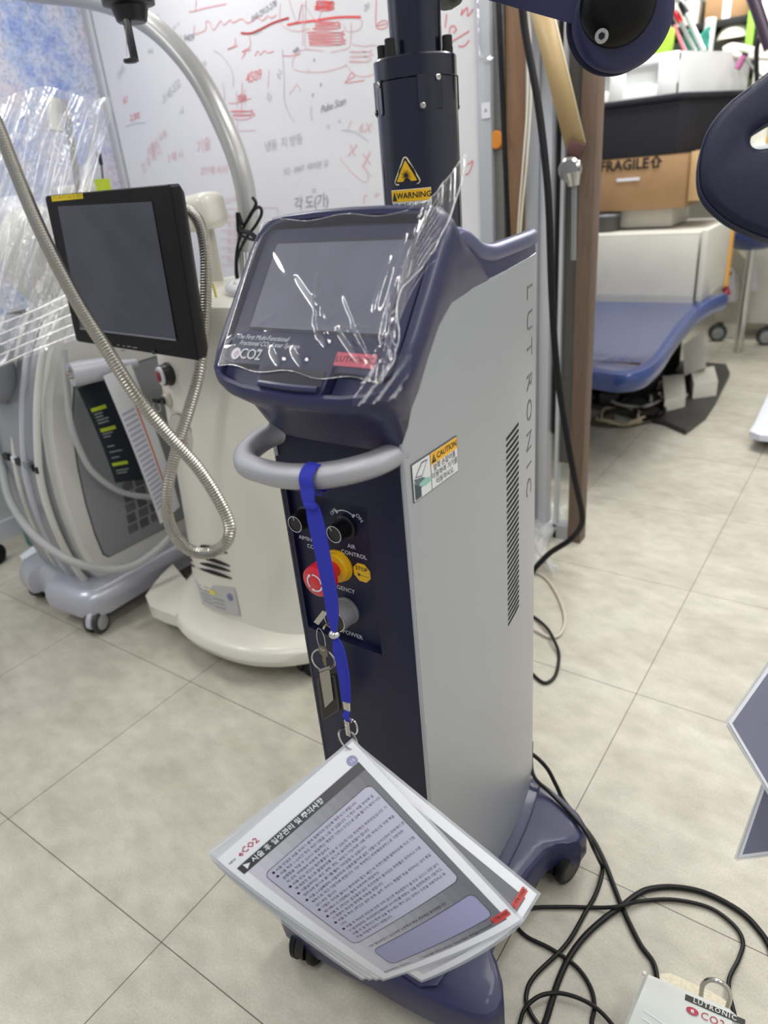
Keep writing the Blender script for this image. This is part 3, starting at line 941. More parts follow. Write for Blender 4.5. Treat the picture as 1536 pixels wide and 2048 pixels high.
HEAD = mb.build('head_shell', CON, angle=50)
# seam line groove under the chin is given by a slightly smaller band
mb = MB()
bz = rrect(0.127, 0.0915, 0.010)
bz = [(x, y - 0.0155) for x, y in bz]
mb.loft([[hp(x, y, -0.003) for x, y in bz], [hp(x, y, 0.0035) for x, y in bz], [hp(x * 0.992, -0.0155 + (y + 0.0155) * 0.988, 0.005) for x, y in bz]], NAVY)
# pocket of the latch, darker band at the brow
BZ = mb.build('screen_bezel', CON, label='navy screen bezel with white lettering')
mb = MB()
lt = [(-0.062, -0.100), (0.050, -0.100), (0.046, -0.134), (0.040, -0.139), (-0.054, -0.139), (-0.060, -0.134)]
mb.prism(lt, lambda u, v: hp(u, v, -0.002), lambda u, v: hp(u * 0.985, v, 0.0095), NAVY)
mb.prism([(-0.054, -0.108), (0.042, -0.108), (0.042, -0.133), (-0.052, -0.133)], lambda u, v: hp(u, v, 0.002), lambda u, v: hp(u, v, 0.0104), mat('screen_latch_dark', S(24, 24, 48), 0.45))
mb.tube([hp(-0.050, -0.131, 0.011), hp(0.0, -0.1325, 0.0125), hp(0.040, -0.131, 0.011)], 0.0042, NAVY, n=8)
mb.build('screen_latch', CON)
mb = MB()
mb.prism(rrect(0.106, 0.0605, 0.002), lambda u, v: hp(u, v - 0.002, 0.002), lambda u, v: hp(u, v - 0.002, 0.0054), mat('screen_rim_dark', S(42, 42, 66), 0.5))
mb.prism(rrect(0.102, 0.0565, 0.002), lambda u, v: hp(u, v - 0.002, 0.002), lambda u, v: hp(u, v - 0.002, 0.0060), SCREEN)
mb.build('display_screen', BZ, label='display screen switched off, its grey reflection painted on')
mb = MB()
B_ = lambda body, u0, v0, size, m, **k: mb.text(body, lambda x, y: hp(u0 + x, v0 + y, 0.0062), m, size=size, align='LEFT', **k)
B_('The First Multi-Functional', -0.1185, -0.0720, 0.0088, WHITEP, shear=0.3, spacing=0.95)
B_('Fractional CO₂ Laser System', -0.1100, -0.0800, 0.0088, WHITEP, shear=0.3, spacing=0.95)
B_('CO2', -0.1040, -0.0945, 0.0195, WHITEP, bold=0.003, spacing=0.85)
B_('TM', -0.0750, -0.0885, 0.0055, WHITEP, bold=0.004)
mb.flat([(-0.1105 + 0.0078 * math.cos(a * 0.3142), -0.0945 + 0.0078 * math.sin(a * 0.3142)) for a in range(20)], lambda u, v: hp(u, v, 0.0061), WHITEP)
mb.text('e', lambda x, y: hp(-0.1105 + x, -0.0938 + y, 0.0064), mat('pink_print', S(196, 150, 190), 0.5), size=0.0175, shear=0.25)
mb.prism([(0.046, -0.0985), (0.101, -0.0985), (0.101, -0.0825), (0.046, -0.0825)], lambda u, v: hp(u, v, 0.005), lambda u, v: hp(u, v, 0.0062), mat('red_badge', S(208, 96, 120), 0.4))
mb.text('LUTRONIC', lambda x, y: hp(0.0735 + x, -0.0906 + y, 0.0068), INK, size=0.0105, bold=-0.004, spacing=1.02)
mb.build('bezel_lettering', BZ, label='white eCO2 lettering and red LUTRONIC badge', recalc=False)

# top plate behind the head with raised side rails
mb = MB()
tp = [(0.104, 0.845), (0.1035, 0.90), (0.100, 0.95), (0.0955, 0.98), (0.0865, 1.035), (0.078, 1.075), (0.066, 1.088)]
tp = [(x - 0.005, y - 0.004) for x, y in tp]
tp = tp + [(-x, y) for x, y in reversed(tp)]
mb.loft([[V((CX + x, y, 1.20)) for x, y in tp], [V((CX + x, y, 1.2575)) for x, y in tp]], NAVYD)
TOPP = mb.build('top_plate', CON, angle=50)
for sgn in (1, -1):
    mb = MB()
    ln = [(0.1000, 0.770, 1.296), (0.1045, 0.795, 1.303), (0.1056, 0.818, 1.295), (0.1050, 0.846, 1.281), (0.1035, 0.884, 1.273), (0.1005, 0.925, 1.2725), (0.0955, 0.972, 1.2725), (0.0865, 1.03, 1.2720), (0.0785, 1.065, 1.2715), (0.073, 1.084, 1.271)]
    mb.tube([V((CX + sgn * (x - 0.008), y, z)) for x, y, z in ln], lambda t: 0.012 + 0.001 * t, NAVY if False else mat('navy_rail_highlight', S(96, 98, 132), 0.34, metal=0.35), n=14)  # navy rail, with its lavender grey highlight put into the colour
    # skirt between rail and silver panel
    lo = [(hw(y) - 0.0015, y, lerp(y, *TOPC) - 0.004) for _, y, _ in ln[1:]]
    mb.loft([[V((CX + sgn * a, b, c)) for a, b, c in lo], [V((CX + sgn * (x - 0.0005), y, z - 0.002)) for x, y, z in ln[1:]]], NAVY, closed=False)
    mb.build('side_rail', CON, angle=60, recalc=False)

# handle around the front
mb = MB()
hpts = [(-0.620, 0.655, 1.082), (-0.639, 0.645, 1.081), (-0.650, 0.628, 1.079), (-0.6545, 0.605, 1.075), (-0.651, 0.580, 1.070), (-0.636, 0.562, 1.0665), (-0.615, 0.553, 1.0655), (-0.57, 0.551, 1.0645), (-0.53, 0.5555, 1.0675), (-0.498, 0.568, 1.071), (-0.474, 0.588, 1.0745), (-0.460, 0.612, 1.077), (-0.456, 0.645, 1.078)]
mb.tube(hpts, 0.0158, SILVERH, n=18)
mb.build('grip_handle', CON, label='silver painted tube handle')

# column with collar, cover plates and stickers
TX, TY, TR = -0.558, 0.893, 0.0530
mb = MB(); mb.lathe((TX, TY, 1.25), (0, 0, 1), [(0, 0), (0, TR), (0.2325, TR), (0.233, TR - 0.001), (0.233, 0)], NAVYM, 64)
COLM = mb.build('column', CON, label='dark navy metal column')
mb = MB(); mb.lathe((TX, TY, 1.4835), (0, 0, 1), [(0, 0), (0, TR - 0.0008), (0.0008, TR), (0.0225, TR), (0.0245, TR - 0.002), (0.0245, 0)], NAVYM, 64)
mb.build('collar', COLM)
mb = MB(); mb.lathe((TX + 0.001, TY + 0.004, 1.507), (0, 0, 1), [(0, 0.036), (0.004, 0.0355), (0.004, 0.033), (0.52, 0.033), (0.52, 0)], NAVYM, 48)
mb.lathe((TX + 0.001, TY + 0.004, 1.585), (0, 0, 1), [(0, 0.0332), (0.001, 0.0345), (0.44, 0.0345), (0.441, 0.033)], NAVYM, 48)
mb.build('upper_tube', COLM)
A0 = math.atan2(-TY, -TX)      # direction of the viewer seen from the column


def cyl_pt(a, z, e=0.0, r=TR): return V((TX + (r + e) * math.cos(a), TY + (r + e) * math.sin(a), z))


for da in (-42, 74, 165, 250):
    a = A0 + math.radians(da)
    mb = MB()
    p = cyl_pt(a, 1.5075, -0.0095)
    mb.cyl(p, p + V((0, 0, 0.007)), 0.0068, BLACKM, n=20)
    mb.cyl(p + V((0, 0, 0.006)), p + V((0, 0, 0.020)), 0.0063, BLACKM, n=20, bev=0.001)
    mb.build('bolt', COLM)
for da in (19, -71, 109, 199):
    a0 = A0 + math.radians(da)
    mb = MB()
    pl_ = rrect(0.0165, 0.0195, 0.0025)
    mb.prism(pl_, lambda u, v: cyl_pt(a0 + u / TR, 1.466 + v, -0.001), lambda u, v: cyl_pt(a0 + u / TR, 1.466 + v, 0.0012), BLACKM)
    mb.prism([(u * 0.95, v * 0.96) for u, v in pl_], lambda u, v: cyl_pt(a0 + u / TR, 1.466 + v, 0.0005), lambda u, v: cyl_pt(a0 + u / TR, 1.466 + v, 0.0018), NAVYM)
    cp = mb.build('cover_plate', COLM)
    for u, v in ((0.0105, 0.0145), (-0.0105, -0.0145)):
        mb = MB()
        p = cyl_pt(a0 + u / TR, 1.466 + v, 0.0015)
        d = V((math.cos(a0 + u / TR), math.sin(a0 + u / TR), 0))
        mb.lathe(p, d, [(0, 0.0036), (0.0012, 0.0034), (0.0016, 0.0026), (0.0016, 0.0016), (0.0004, 0.0014), (0.0004, 0)], STEEL, 18)
        mb.build('screw', cp)
# laser triangle sticker
mb = MB()
at_ = A0 + math.radians(-21)
tz = 1.3765


def cyt(u, v, e): return cyl_pt(at_ + u / TR, tz + v, e)


def rtri(s, r, n=5):
    out = []
    for k in range(3):
        c = math.radians(90 + 120 * k)
        cx, cy = (s - 2 * r) * math.cos(c), (s - 2 * r) * math.sin(c)
        for i in range(n + 1):
            a = c - math.radians(60) + math.radians(120) * i / n
            out.append((cx + r * math.cos(a), cy + r * math.sin(a)))
    return out


for s, r, e, m in ((0.0245, 0.004, 0.0006, mat('sticker_cream', S(232, 224, 190), 0.4)), (0.0208, 0.0018, 0.0010, INK), (0.0165, 0.0008, 0.0014, YELLOW)):
    mb.prism(rtri(s, r), lambda u, v: cyt(u, v, e - 0.0004), lambda u, v: cyt(u, v, e), m)
for i in range(16):
    a = i * math.pi / 8
    L_ = 0.0068 if i % 2 else 0.0052
    c0, c1 = math.cos(a), math.sin(a)
    w_ = 0.0003
    mb.flat([(c0 * 0.002 - c1 * w_, c1 * 0.002 + c0 * w_ - 0.001), (c0 * 0.002 + c1 * w_, c1 * 0.002 - c0 * w_ - 0.001), (c0 * L_ + c1 * w_, c1 * L_ - c0 * w_ - 0.001), (c0 * L_ - c1 * w_, c1 * L_ + c0 * w_ - 0.001)], lambda u, v: cyt(u, v, 0.0017), INK)
mb.flat([(0.0024 * math.cos(i * 0.524), 0.0024 * math.sin(i * 0.524) - 0.001) for i in range(12)], lambda u, v: cyt(u, v, 0.0018), INK)
mb.build('laser_warning_sticker', COLM, label='yellow triangular laser warning sticker', recalc=False)
mb = MB()
aw = A0 + math.radians(-18)
cyw = lambda u, v, e: cyl_pt(aw + u / TR, 1.3505 + v, e)
for x0, x1, z0, z1, e, m in ((-0.0285, 0.0285, -0.024, 0.0085, 0.0006, MATS['sticker_white']), (-0.0278, 0.0278, -0.0062, 0.0078, 0.001, YELLOW)):
    mb.grid(lambda u, v: cyw(x0 + (x1 - x0) * u, z0 + (z1 - z0) * v, e), 10, 1, m)
mb.text('WARNING', lambda x, y: cyw(0.005 + x, 0.0008 + y, 0.0014), INK, size=0.0098, bold=0.012)
mb.flat([(-0.0265, -0.0048), (-0.0185, -0.0048), (-0.0225, 0.0062)], lambda u, v: cyw(u, v, 0.0014), INK)
mb.text('사용전 반드시 설명서를', lambda x, y: cyw(x, -0.0115 + y, 0.0014), INK, size=0.0078, bold=0.01)
mb.build('warning_sticker', COLM, label='yellow WARNING sticker', recalc=False)

# articulated arm reaching over from the column top to the joint
mb = MB()
jd = 1.0
JC = P(1237, 20, d=jd)
mb.tube([V((TX, TY + 0.004, 1.80)), V((TX, TY, 1.87)), V((TX + 0.02, TY, 1.92)), V((TX + 0.05, TY, 1.93))], 0.033, NAVYM, n=20)
mb.lathe(P(893, -14, d=1.18), V((1, -0.4, 0.15)), [(-0.012, 0), (-0.012, 0.022), (0.0, 0.025), (0.016, 0.025), (0.018, 0.018), (0.03, 0.018), (0.03, 0)], mat('knurled_grey_metal', S(92, 94, 86), 0.5, metal=0.6, bump=1.0, bump_scale=400), 24)
ARM = mb.build('arm_elbow', CON)
JA = (CAM - JC).normalized()
JA = (JA + V((0.12, 0.0, -0.02))).normalized()
jr = (RT - JA * RT.dot(JA)).normalized()
ju = JA.cross(jr) * -1
if ju.z < 0: ju = -ju
mb = MB()
a = JC + jr * -0.02 + ju * 0.008
b = JC + jr * -0.36 + ju * 0.085 - JA * 0.0
hh = 0.034
for q in (1,):
    w0 = [a + ju * hh, a - ju * hh, b - ju * hh, b + ju * hh]
    mb.loft([[p + JA * 0.010 for p in w0], [p - JA * 0.035 for p in w0]], NAVY)
mb.build('arm_bar', CON)
mb = MB()
off = jr * 0.0 + ju * -0.012
mb.lathe(JC - JA * 0.03 + off, JA, [(0, 0), (0, 0.068), (0.004, 0.070), (0.022, 0.070), (0.024, 0.068), (0.024, 0)], NAVYD, 64)
mb.lathe(JC - JA * 0.005 + off + ju * 0.005 + jr * 0.006, JA, [(0, 0), (0, 0.070), (0.012, 0.070), (0.018, 0.065), (0.021, 0.055), (0.022, 0)], NAVY, 64)
jo = mb.build('arm_joint', CON)
mb = MB()
mb.lathe(JC + JA * 0.014 + off + ju * 0.018 + jr * -0.004, JA, [(0, 0.052), (0.008, 0.0515), (0.016, 0.047), (0.024, 0.034), (0.028, 0.017), (0.029, 0)], mat('glossy_black_dome', S(8, 8, 11), 0.4, spec=0.25), 48)
mb.build('dome_cap', jo)
mb = MB()
sc_ = P(1203, 72, d=jd - 0.02)
mb.lathe(sc_, JA, [(0, 0.0095), (0.003, 0.0092), (0.0036, 0.0065), (0.0036, 0.005), (0.001, 0.0048), (0.001, 0)], STEEL, 24)
mb.lathe(sc_ + JA * 0.001, JA, [(0, 0), (0, 0.0048), (0.0006, 0.0046), (0.0006, 0)], BLACKM, 6)
mb.build('screw', jo)

# ------------------------------------------------------------------ protective film over the screen
FILM = film_mat('clear_protective_film', base=0.04, edge=0.45, rough=0.07, scale=(12, 12, 12), bump=0.12, dist=0.004)
FILMW = film_mat('film_edge', base=0.55, edge=0.9, rough=0.12, scale=(60, 60, 60), bump=0.5)
random.seed(11)


def uvp(px, py):
    r = ray(px, py)
    q = CAM + r * ((HC - CAM).dot(HN) / r.dot(HN))
    return ((q - HC).x, (q - HC).dot(HU))


creases = []
for a, b, wd, hg in (((600, 545), (676, 655), 0.006, 0.0035), ((645, 560), (650, 690), 0.003, 0.003), ((655, 590), (640, 660), 0.0025, 0.003), ((560, 640), (480, 690), 0.004, 0.003), ((690, 665), (745, 740), 0.004, 0.005),
                     ((720, 655), (770, 745), 0.004, 0.006), ((800, 520), (760, 640), 0.006, 0.005), ((830, 480), (775, 700), 0.005, 0.007), ((850, 470), (800, 680), 0.004, 0.006), ((870, 450), (790, 750), 0.005, 0.009),
                     ((560, 500), (600, 570), 0.008, 0.002), ((470, 690), (540, 668), 0.004, 0.004), ((560, 700), (580, 735), 0.006, 0.004), ((600, 700), (625, 735), 0.006, 0.004), ((645, 650), (670, 700), 0.005, 0.004), ((700, 600), (725, 660), 0.003, 0.003),
                     ((540, 668), (650, 672), 0.003, 0.002), ((650, 672), (760, 665), 0.003, 0.002), ((745, 670), (780, 745), 0.003, 0.004), ((800, 640), (815, 740), 0.003, 0.005)):
    creases.append((uvp(*a), uvp(*b), wd, hg))


def film_h(u, v):
    n = 0.0085 + 0.0011 * noise.noise(V((u * 14, v * 14, 0.3)))
    for (a, b, wd, hg) in creases:
        dx, dy = b[0] - a[0], b[1] - a[1]
        L2 = dx * dx + dy * dy
        t = max(0, min(1, ((u - a[0]) * dx + (v - a[1]) * dy) / L2))
        d = math.hypot(u - a[0] - dx * t, v - a[1] - dy * t)
        n += hg * math.exp(-(d / wd) ** 2) * math.sin(min(1, max(0, t + 0.02)) * math.pi) ** 0.5
    if u > 0.105: n += (u - 0.105) * 0.3 + 0.0022 * abs(math.sin(v * 60 + u * 180))
    return n + 0.003


mb = MB()


def film_pt(a, b):
    v = 0.082 - 0.197 * b
    lo, hi = -0.134 + 0.006 * b, 0.150 - 0.03 * b + 0.012 * math.sin(b * 9)
    u = lo + (hi - lo) * a
    v += 0.012 * a * (1 - b) * (1 if u > 0.09 else 0.3) + 0.003 * math.sin(a * 17)
    if a > 0.88 and b < 0.3: v += (a - 0.88) * (0.3 - b) * 1.3
    return hp(u, v, film_h(u, v))


mb.grid(film_pt, 120, 84, FILM)
for k in range(4):
    pts = [film_pt(i / 40 if k in (0, 2) else (0.0 if k == 3 else 1.0), (0.0 if k == 0 else 1.0) if k in (0, 2) else i / 40) + HN * 0.0004 for i in range(41)]
    mb.tube(pts, 0.0005, FILMW, n=5, smooth=False)
# hanging corner flap over the chin and the gathered tuft at the top right
mb.grid(lambda a, b: hp(0.095 + 0.065 * a, -0.095 - 0.05 * b + 0.01 * a, 0.014 + 0.012 * a + 0.003 * math.sin(a * 20 + b * 9)), 20, 16, FILM)
for k in range(9):
    u0, v0 = 0.118 + 0.002 * k, 0.060 - 0.012 * k
    mb.tube([hp(u0 - 0.012, v0 - 0.05, 0.016), hp(u0, v0, 0.022 + 0.001 * k), hp(u0 + 0.016 - 0.001 * k, v0 + 0.040, 0.026), hp(u0 + 0.02, v0 + 0.052, 0.028)], lambda t: 0.0011 * (1 - 0.7 * t), FILM, n=5)
tag(mb.build('protective_film', loc=hp(0, -0.1, 0), recalc=False, angle=80), 'wrinkled clear plastic film stretched over the tilted console screen', 'plastic film')

# ------------------------------------------------------------------ lanyard over the handle
LY = thing('lanyard', 'royal blue ribbon lanyard looped over the silver console handle', 'lanyard', (-0.512, 0.552, 0.69))
lx = -0.5165
hc = V((lx, 0.5565, 1.067))
mb = MB()


def band(path, wds, m, nrm=V((0, -1, 0)), th=0.0012, k=5):
    pts = spline(path, k)
    n = len(pts)
    fr = frames(pts)
    ra = []
    for i, (p, (t, _, _)) in enumerate(zip(pts, fr)):
        f = i / (n - 1) * (len(wds) - 1)
        j = min(int(f), len(wds) - 2)
        w_ = wds[j] + (wds[j + 1] - wds[j]) * (f - j)
        nn = nrm(i / (n - 1)) if callable(nrm) else nrm
        s = t.cross(nn).normalized() * w_ / 2
        h = s.cross(t).normalized() * th / 2
        ra.append([p - s + h, p + s + h, p + s - h, p - s - h])
    mb.loft(ra, m)


ring_pts = [hc + V((0.004 * math.sin(a) * 0, 0.0178 * math.sin(a), 0.0178 * math.cos(a))) for a in [math.radians(d) for d in range(-150, 151, 20)]]
# band wraps around the tube (its width runs along x)
ra = []
for a in [math.radians(d) for d in range(-170, 171, 10)]:
    c = hc + V((0, 0.0172 * math.sin(a), 0.0172 * math.cos(a)))
    rr = V((0, math.sin(a), math.cos(a)))
    ra.append([c + V((-0.010, 0, 0)), c + V((0.010, 0, 0)), c + V((0.010, 0, 0)) + rr * 0.0012, c + V((-0.010, 0, 0)) + rr * 0.0012])
mb.loft(ra, ROYAL)
yb = 0.541
band([(lx, 0.5400, 1.070), (lx + 0.001, 0.5385, 1.058), (lx + 0.002, yb - 0.004, 1.048), (lx + 0.003, yb - 0.004, 1.040)], [0.021, 0.021, 0.019, 0.017], ROYAL)
mb.box((lx + 0.003, yb - 0.003, 1.041), (0.0175, 0.008, 0.0095), ROYAL, bev=0.003)
band([(lx + 0.003, yb, 1.040), (lx + 0.006, yb - 0.001, 1.020), (lx + 0.010, yb - 0.001, 0.97), (lx + 0.012, yb, 0.92), (lx + 0.011, yb, 0.885), (lx + 0.009, yb, 0.862)], [0.015, 0.021, 0.020, 0.019, 0.016, 0.006], ROYAL, nrm=V((0.22, -1, 0)), th=0.0025)
band([(lx + 0.0105, yb, 0.852), (lx + 0.013, yb - 0.001, 0.835), (lx + 0.0145, yb, 0.79), (lx + 0.013, yb, 0.749)], [0.006, 0.0150, 0.0135, 0.0120], ROYAL, nrm=V((0.35, -1, 0)), th=0.0016)
band([(lx + 0.0105, yb + 0.003, 0.852), (lx + 0.018, yb + 0.002, 0.835), (lx + 0.0195, yb + 0.003, 0.79), (lx + 0.016, yb + 0.002, 0.749)], [0.005, 0.009, 0.008, 0.008], ROYAL, nrm=V((-0.4, -1, 0)), th=0.0016)
band([(lx + 0.0145, yb, 0.735), (lx + 0.011, yb - 0.003, 0.724), (lx + 0.0145, yb, 0.716)], [0.008, 0.009, 0.008], ROYAL, th=0.003)
mb.build('ribbon', LY)
mb = MB(); mb.lathe((lx + 0.0095, yb, 0.8635), (0, 0, -1), [(0, 0), (0, 0.003), (0.0015, 0.0058), (0.004, 0.0073), (0.0065, 0.0073), (0.009, 0.0058), (0.0105, 0.003), (0.0105, 0)], CHROME, 28)
mb.build('bead', LY, label='chrome ball slider')
mb = MB()
mb.box((lx + 0.0135, yb, 0.742), (0.0105, 0.005, 0.015), STEEL, bev=0.0015)
mb.build('crimp', LY)
mb = MB()
cxl = lx + 0.0125
mb.tube([(cxl - 0.004, yb, 0.722), (cxl - 0.005, yb, 0.715), (cxl, yb, 0.712), (cxl + 0.005, yb, 0.715), (cxl + 0.004, yb, 0.722)], 0.0009, STEEL, n=8)
mb.box((cxl - 0.001, yb - 0.003, 0.7035), (0.0075, 0.0022, 0.027), STEEL, bev=0.0006)
mb.box((cxl - 0.003, yb - 0.001, 0.7035), (0.002, 0.006, 0.026), STEEL, bev=0.0004)
mb.tube([(cxl + 0.003, yb + 0.004, 0.716), (cxl + 0.0095, yb + 0.004, 0.712), (cxl + 0.0100, yb + 0.004, 0.698), (cxl + 0.005, yb + 0.004, 0.690), (cxl, yb + 0.003, 0.692)], 0.0013, CHROME, n=8)
mb.build('clip', LY)

# ------------------------------------------------------------------ key ring hanging from the key switch
KR = thing('key_ring', 'steel key ring with keys and a black leather fob hanging from the power switch', 'key ring', (-0.598, 0.60, 0.63))
mb = MB()
mb.box((-0.5745, 0.603, 0.8125), (0.003, 0.020, 0.007), STEEL, Matrix.Rotation(0.5, 3, 'Y'))
kb = [P(632, 1247, y=0.594), P(650, 1224, y=0.60)]
mb.ribbon([kb[1], kb[0]], 0.008, V((0.5, -0.8, 0.2)), STEEL, smooth=False)
mb.build('switch_key', KR, recalc=False)
mb = MB()
rc = P(642, 1279, y=0.598)
mb.tube([rc + V((0.0075 * math.cos(a), 0.004 * math.sin(a), 0.0155 * math.sin(a))) + V((0.004 * math.sin(a) * -1, 0, 0)) for a in [i * math.pi / 8 for i in range(16)]], 0.0007, STEEL, n=8, closed=True, k=3)
mb.build('small_ring', KR)
mb = MB()
rc = P(647, 1320, y=0.598)
mb.tube([rc + V((0.0165 * math.cos(a), 0.006 * math.cos(a), 0.0195 * math.sin(a))) for a in [i * math.pi / 10 for i in range(20)]], 0.0016, STEEL, n=8, closed=True, k=3)
mb.build('large_ring', KR)
mb = MB()
kc = P(648, 1303, y=0.596)
kp = [(-0.009, 0.004), (-0.006, 0.010), (0.004, 0.011), (0.009, 0.006), (0.008, -0.004), (0.004, -0.008), (0.003, -0.026), (-0.001, -0.028), (-0.003, -0.024), (-0.0025, -0.020), (-0.004, -0.017), (-0.003, -0.008), (-0.008, -0.004)]
mb.prism(kp, lambda u, v: kc + V((u, 0.0, v)), lambda u, v: kc + V((u, -0.0018, v)), mat('worn_brass_steel', S(128, 124, 112), 0.35, metal=0.9))
mb.build('spare_key', KR)
mb = MB()
q = [P(636, 1352, y=0.594), P(674, 1345, y=0.594), P(684, 1418, y=0.594), P(647, 1441, y=0.594)]


def fob(u, v, e=0.0): return (q[0] * (1 - u) + q[1] * u) * (1 - v) + (q[3] * (1 - u) + q[2] * u) * v + V((0, -e, 0))


rr_ = [(0.5 + x, 0.5 + y) for x, y in rrect(0.5, 0.5, 0.10)]
mb.prism(rr_, lambda u, v: fob(u, v, 0), lambda u, v: fob(u, v, 0.004), mat('black_leather', S(16, 16, 20), 0.4, bump=0.5, bump_scale=900))
rs = [(0.5 + x, 0.5 + y) for x, y in rrect(0.43, 0.46, 0.07)]
mb.ribbon([fob(u, v, 0.0044) for u, v in rs] + [fob(*rs[0], 0.0044)], 0.0007, V((0, -1, 0)), GREYP, smooth=False)
mb.build('leather_fob', KR, recalc=False)
mb = MB()
bp = [(0.24, -0.10), (0.78, -0.16), (0.78, 0.62), (0.30, 0.72)]
mb.prism(bp, lambda u, v: fob(u, v, 0.0045), lambda u, v: fob(u, v, 0.006), mat('brushed_steel', S(170, 168, 162), 0.35, metal=1.0))
mb.tube([fob(0.22, -0.13, 0.003), fob(0.80, -0.19, 0.003)], 0.0024, MATS['brushed_steel'], n=10)
mb.build('metal_strap', KR)

# ------------------------------------------------------------------ laminated sheets on a binder ring
CT, CR_, CB, CL_ = V((-0.501, 0.540, 0.680)), V((-0.243, 0.523, 0.520)), V((-0.394, 0.420, 0.409)), V((-0.556, 0.328, 0.641))
LAM = film_mat('laminate_film', base=0.05, edge=0.45, rough=0.16, scale=(6, 6, 6), bump=0.15)
LAMW = mat('laminate_rim', S(196, 200, 206), 0.25)
LAMW.node_tree.nodes['Principled BSDF'].inputs['Alpha'].default_value = 0.55
CARDN = (CR_ - CT).cross(CL_ - CT).normalized()
if CARDN.dot(CAM - CT) < 0: CARDN = -CARDN
LINES = ['◆ 시술 당일은 시술 부위가 물에 접촉하지 않도록 해주시기 바랍니다.', '◆ 시술 직후 1~2시간 정도 화끈거림을 느낄 수 있습니다. 이 경우 시술 부위에 얼', '   음찜질을 하실 수 있으나 얼음팩은 깨끗한 거즈나 수건으로 감싸 물기가 배어 나오', '   지 않는 상태에서 사용해 주십시오.',
         '◆ 시술 당일 약간의 점상출혈이 있을 수 있는데 이는 정상적인 피부반응입니다. 이', '   때 깨끗한 솜으로 출혈부위를 지그시 눌러주면 지혈이 됩니다.', '◆ 이튿날부터는 세안, 화장, 면도, 샤워가 가능하며 이때 아침, 저녁으로 수분 팩을', '   해주시면 붓기와 붉기를 빨리 가라앉힐 수 있습니다.',
         '◆ 시술 2-3일째부터 시술부위에 오돌토돌하게 얇은 각질이 일어나면서 피부색이 전', '   체적으로 약간 거뭇하게 변합니다. 이는 정상적인 피부재생과정으로 걱정하지', '   않으셔도 됩니다.', '◆ 각질은 억지로 떨거나 뜯어내지 말고 세안 시 자연스럽게 탈락되도록 하고 각질',
         '   제거제나 스크럽제는 절대 사용하지 마십시오.', '◆ 시술 후 2주간은 알코올과 같은 자극성분이 들어있는 화장품은 피하시고 수분', '   이 충분히 함유된 화장품 사용을 권합니다.', '◆ 시술 후 최소 2주간은 심한 운동, 음주, 사우나, 찜질방 등을 피하시는 것이 좋습',
         '   니다.', '◆ 시술 후 자외선 차단에 신경 쓰지 않으면 색소침착이 올 수도 있으니 흐린 날이', '   나 실내에서도 자외선차단제(SPF 30이상)를 바르는 것을 습관화(최소 1달)하고,', '   외출 시 및 장시간 밖에 있을 경우에는 챙이 있는 모자나 우산을 사용하시고 화', '   장을 두껍게 하시기 바랍니다.']


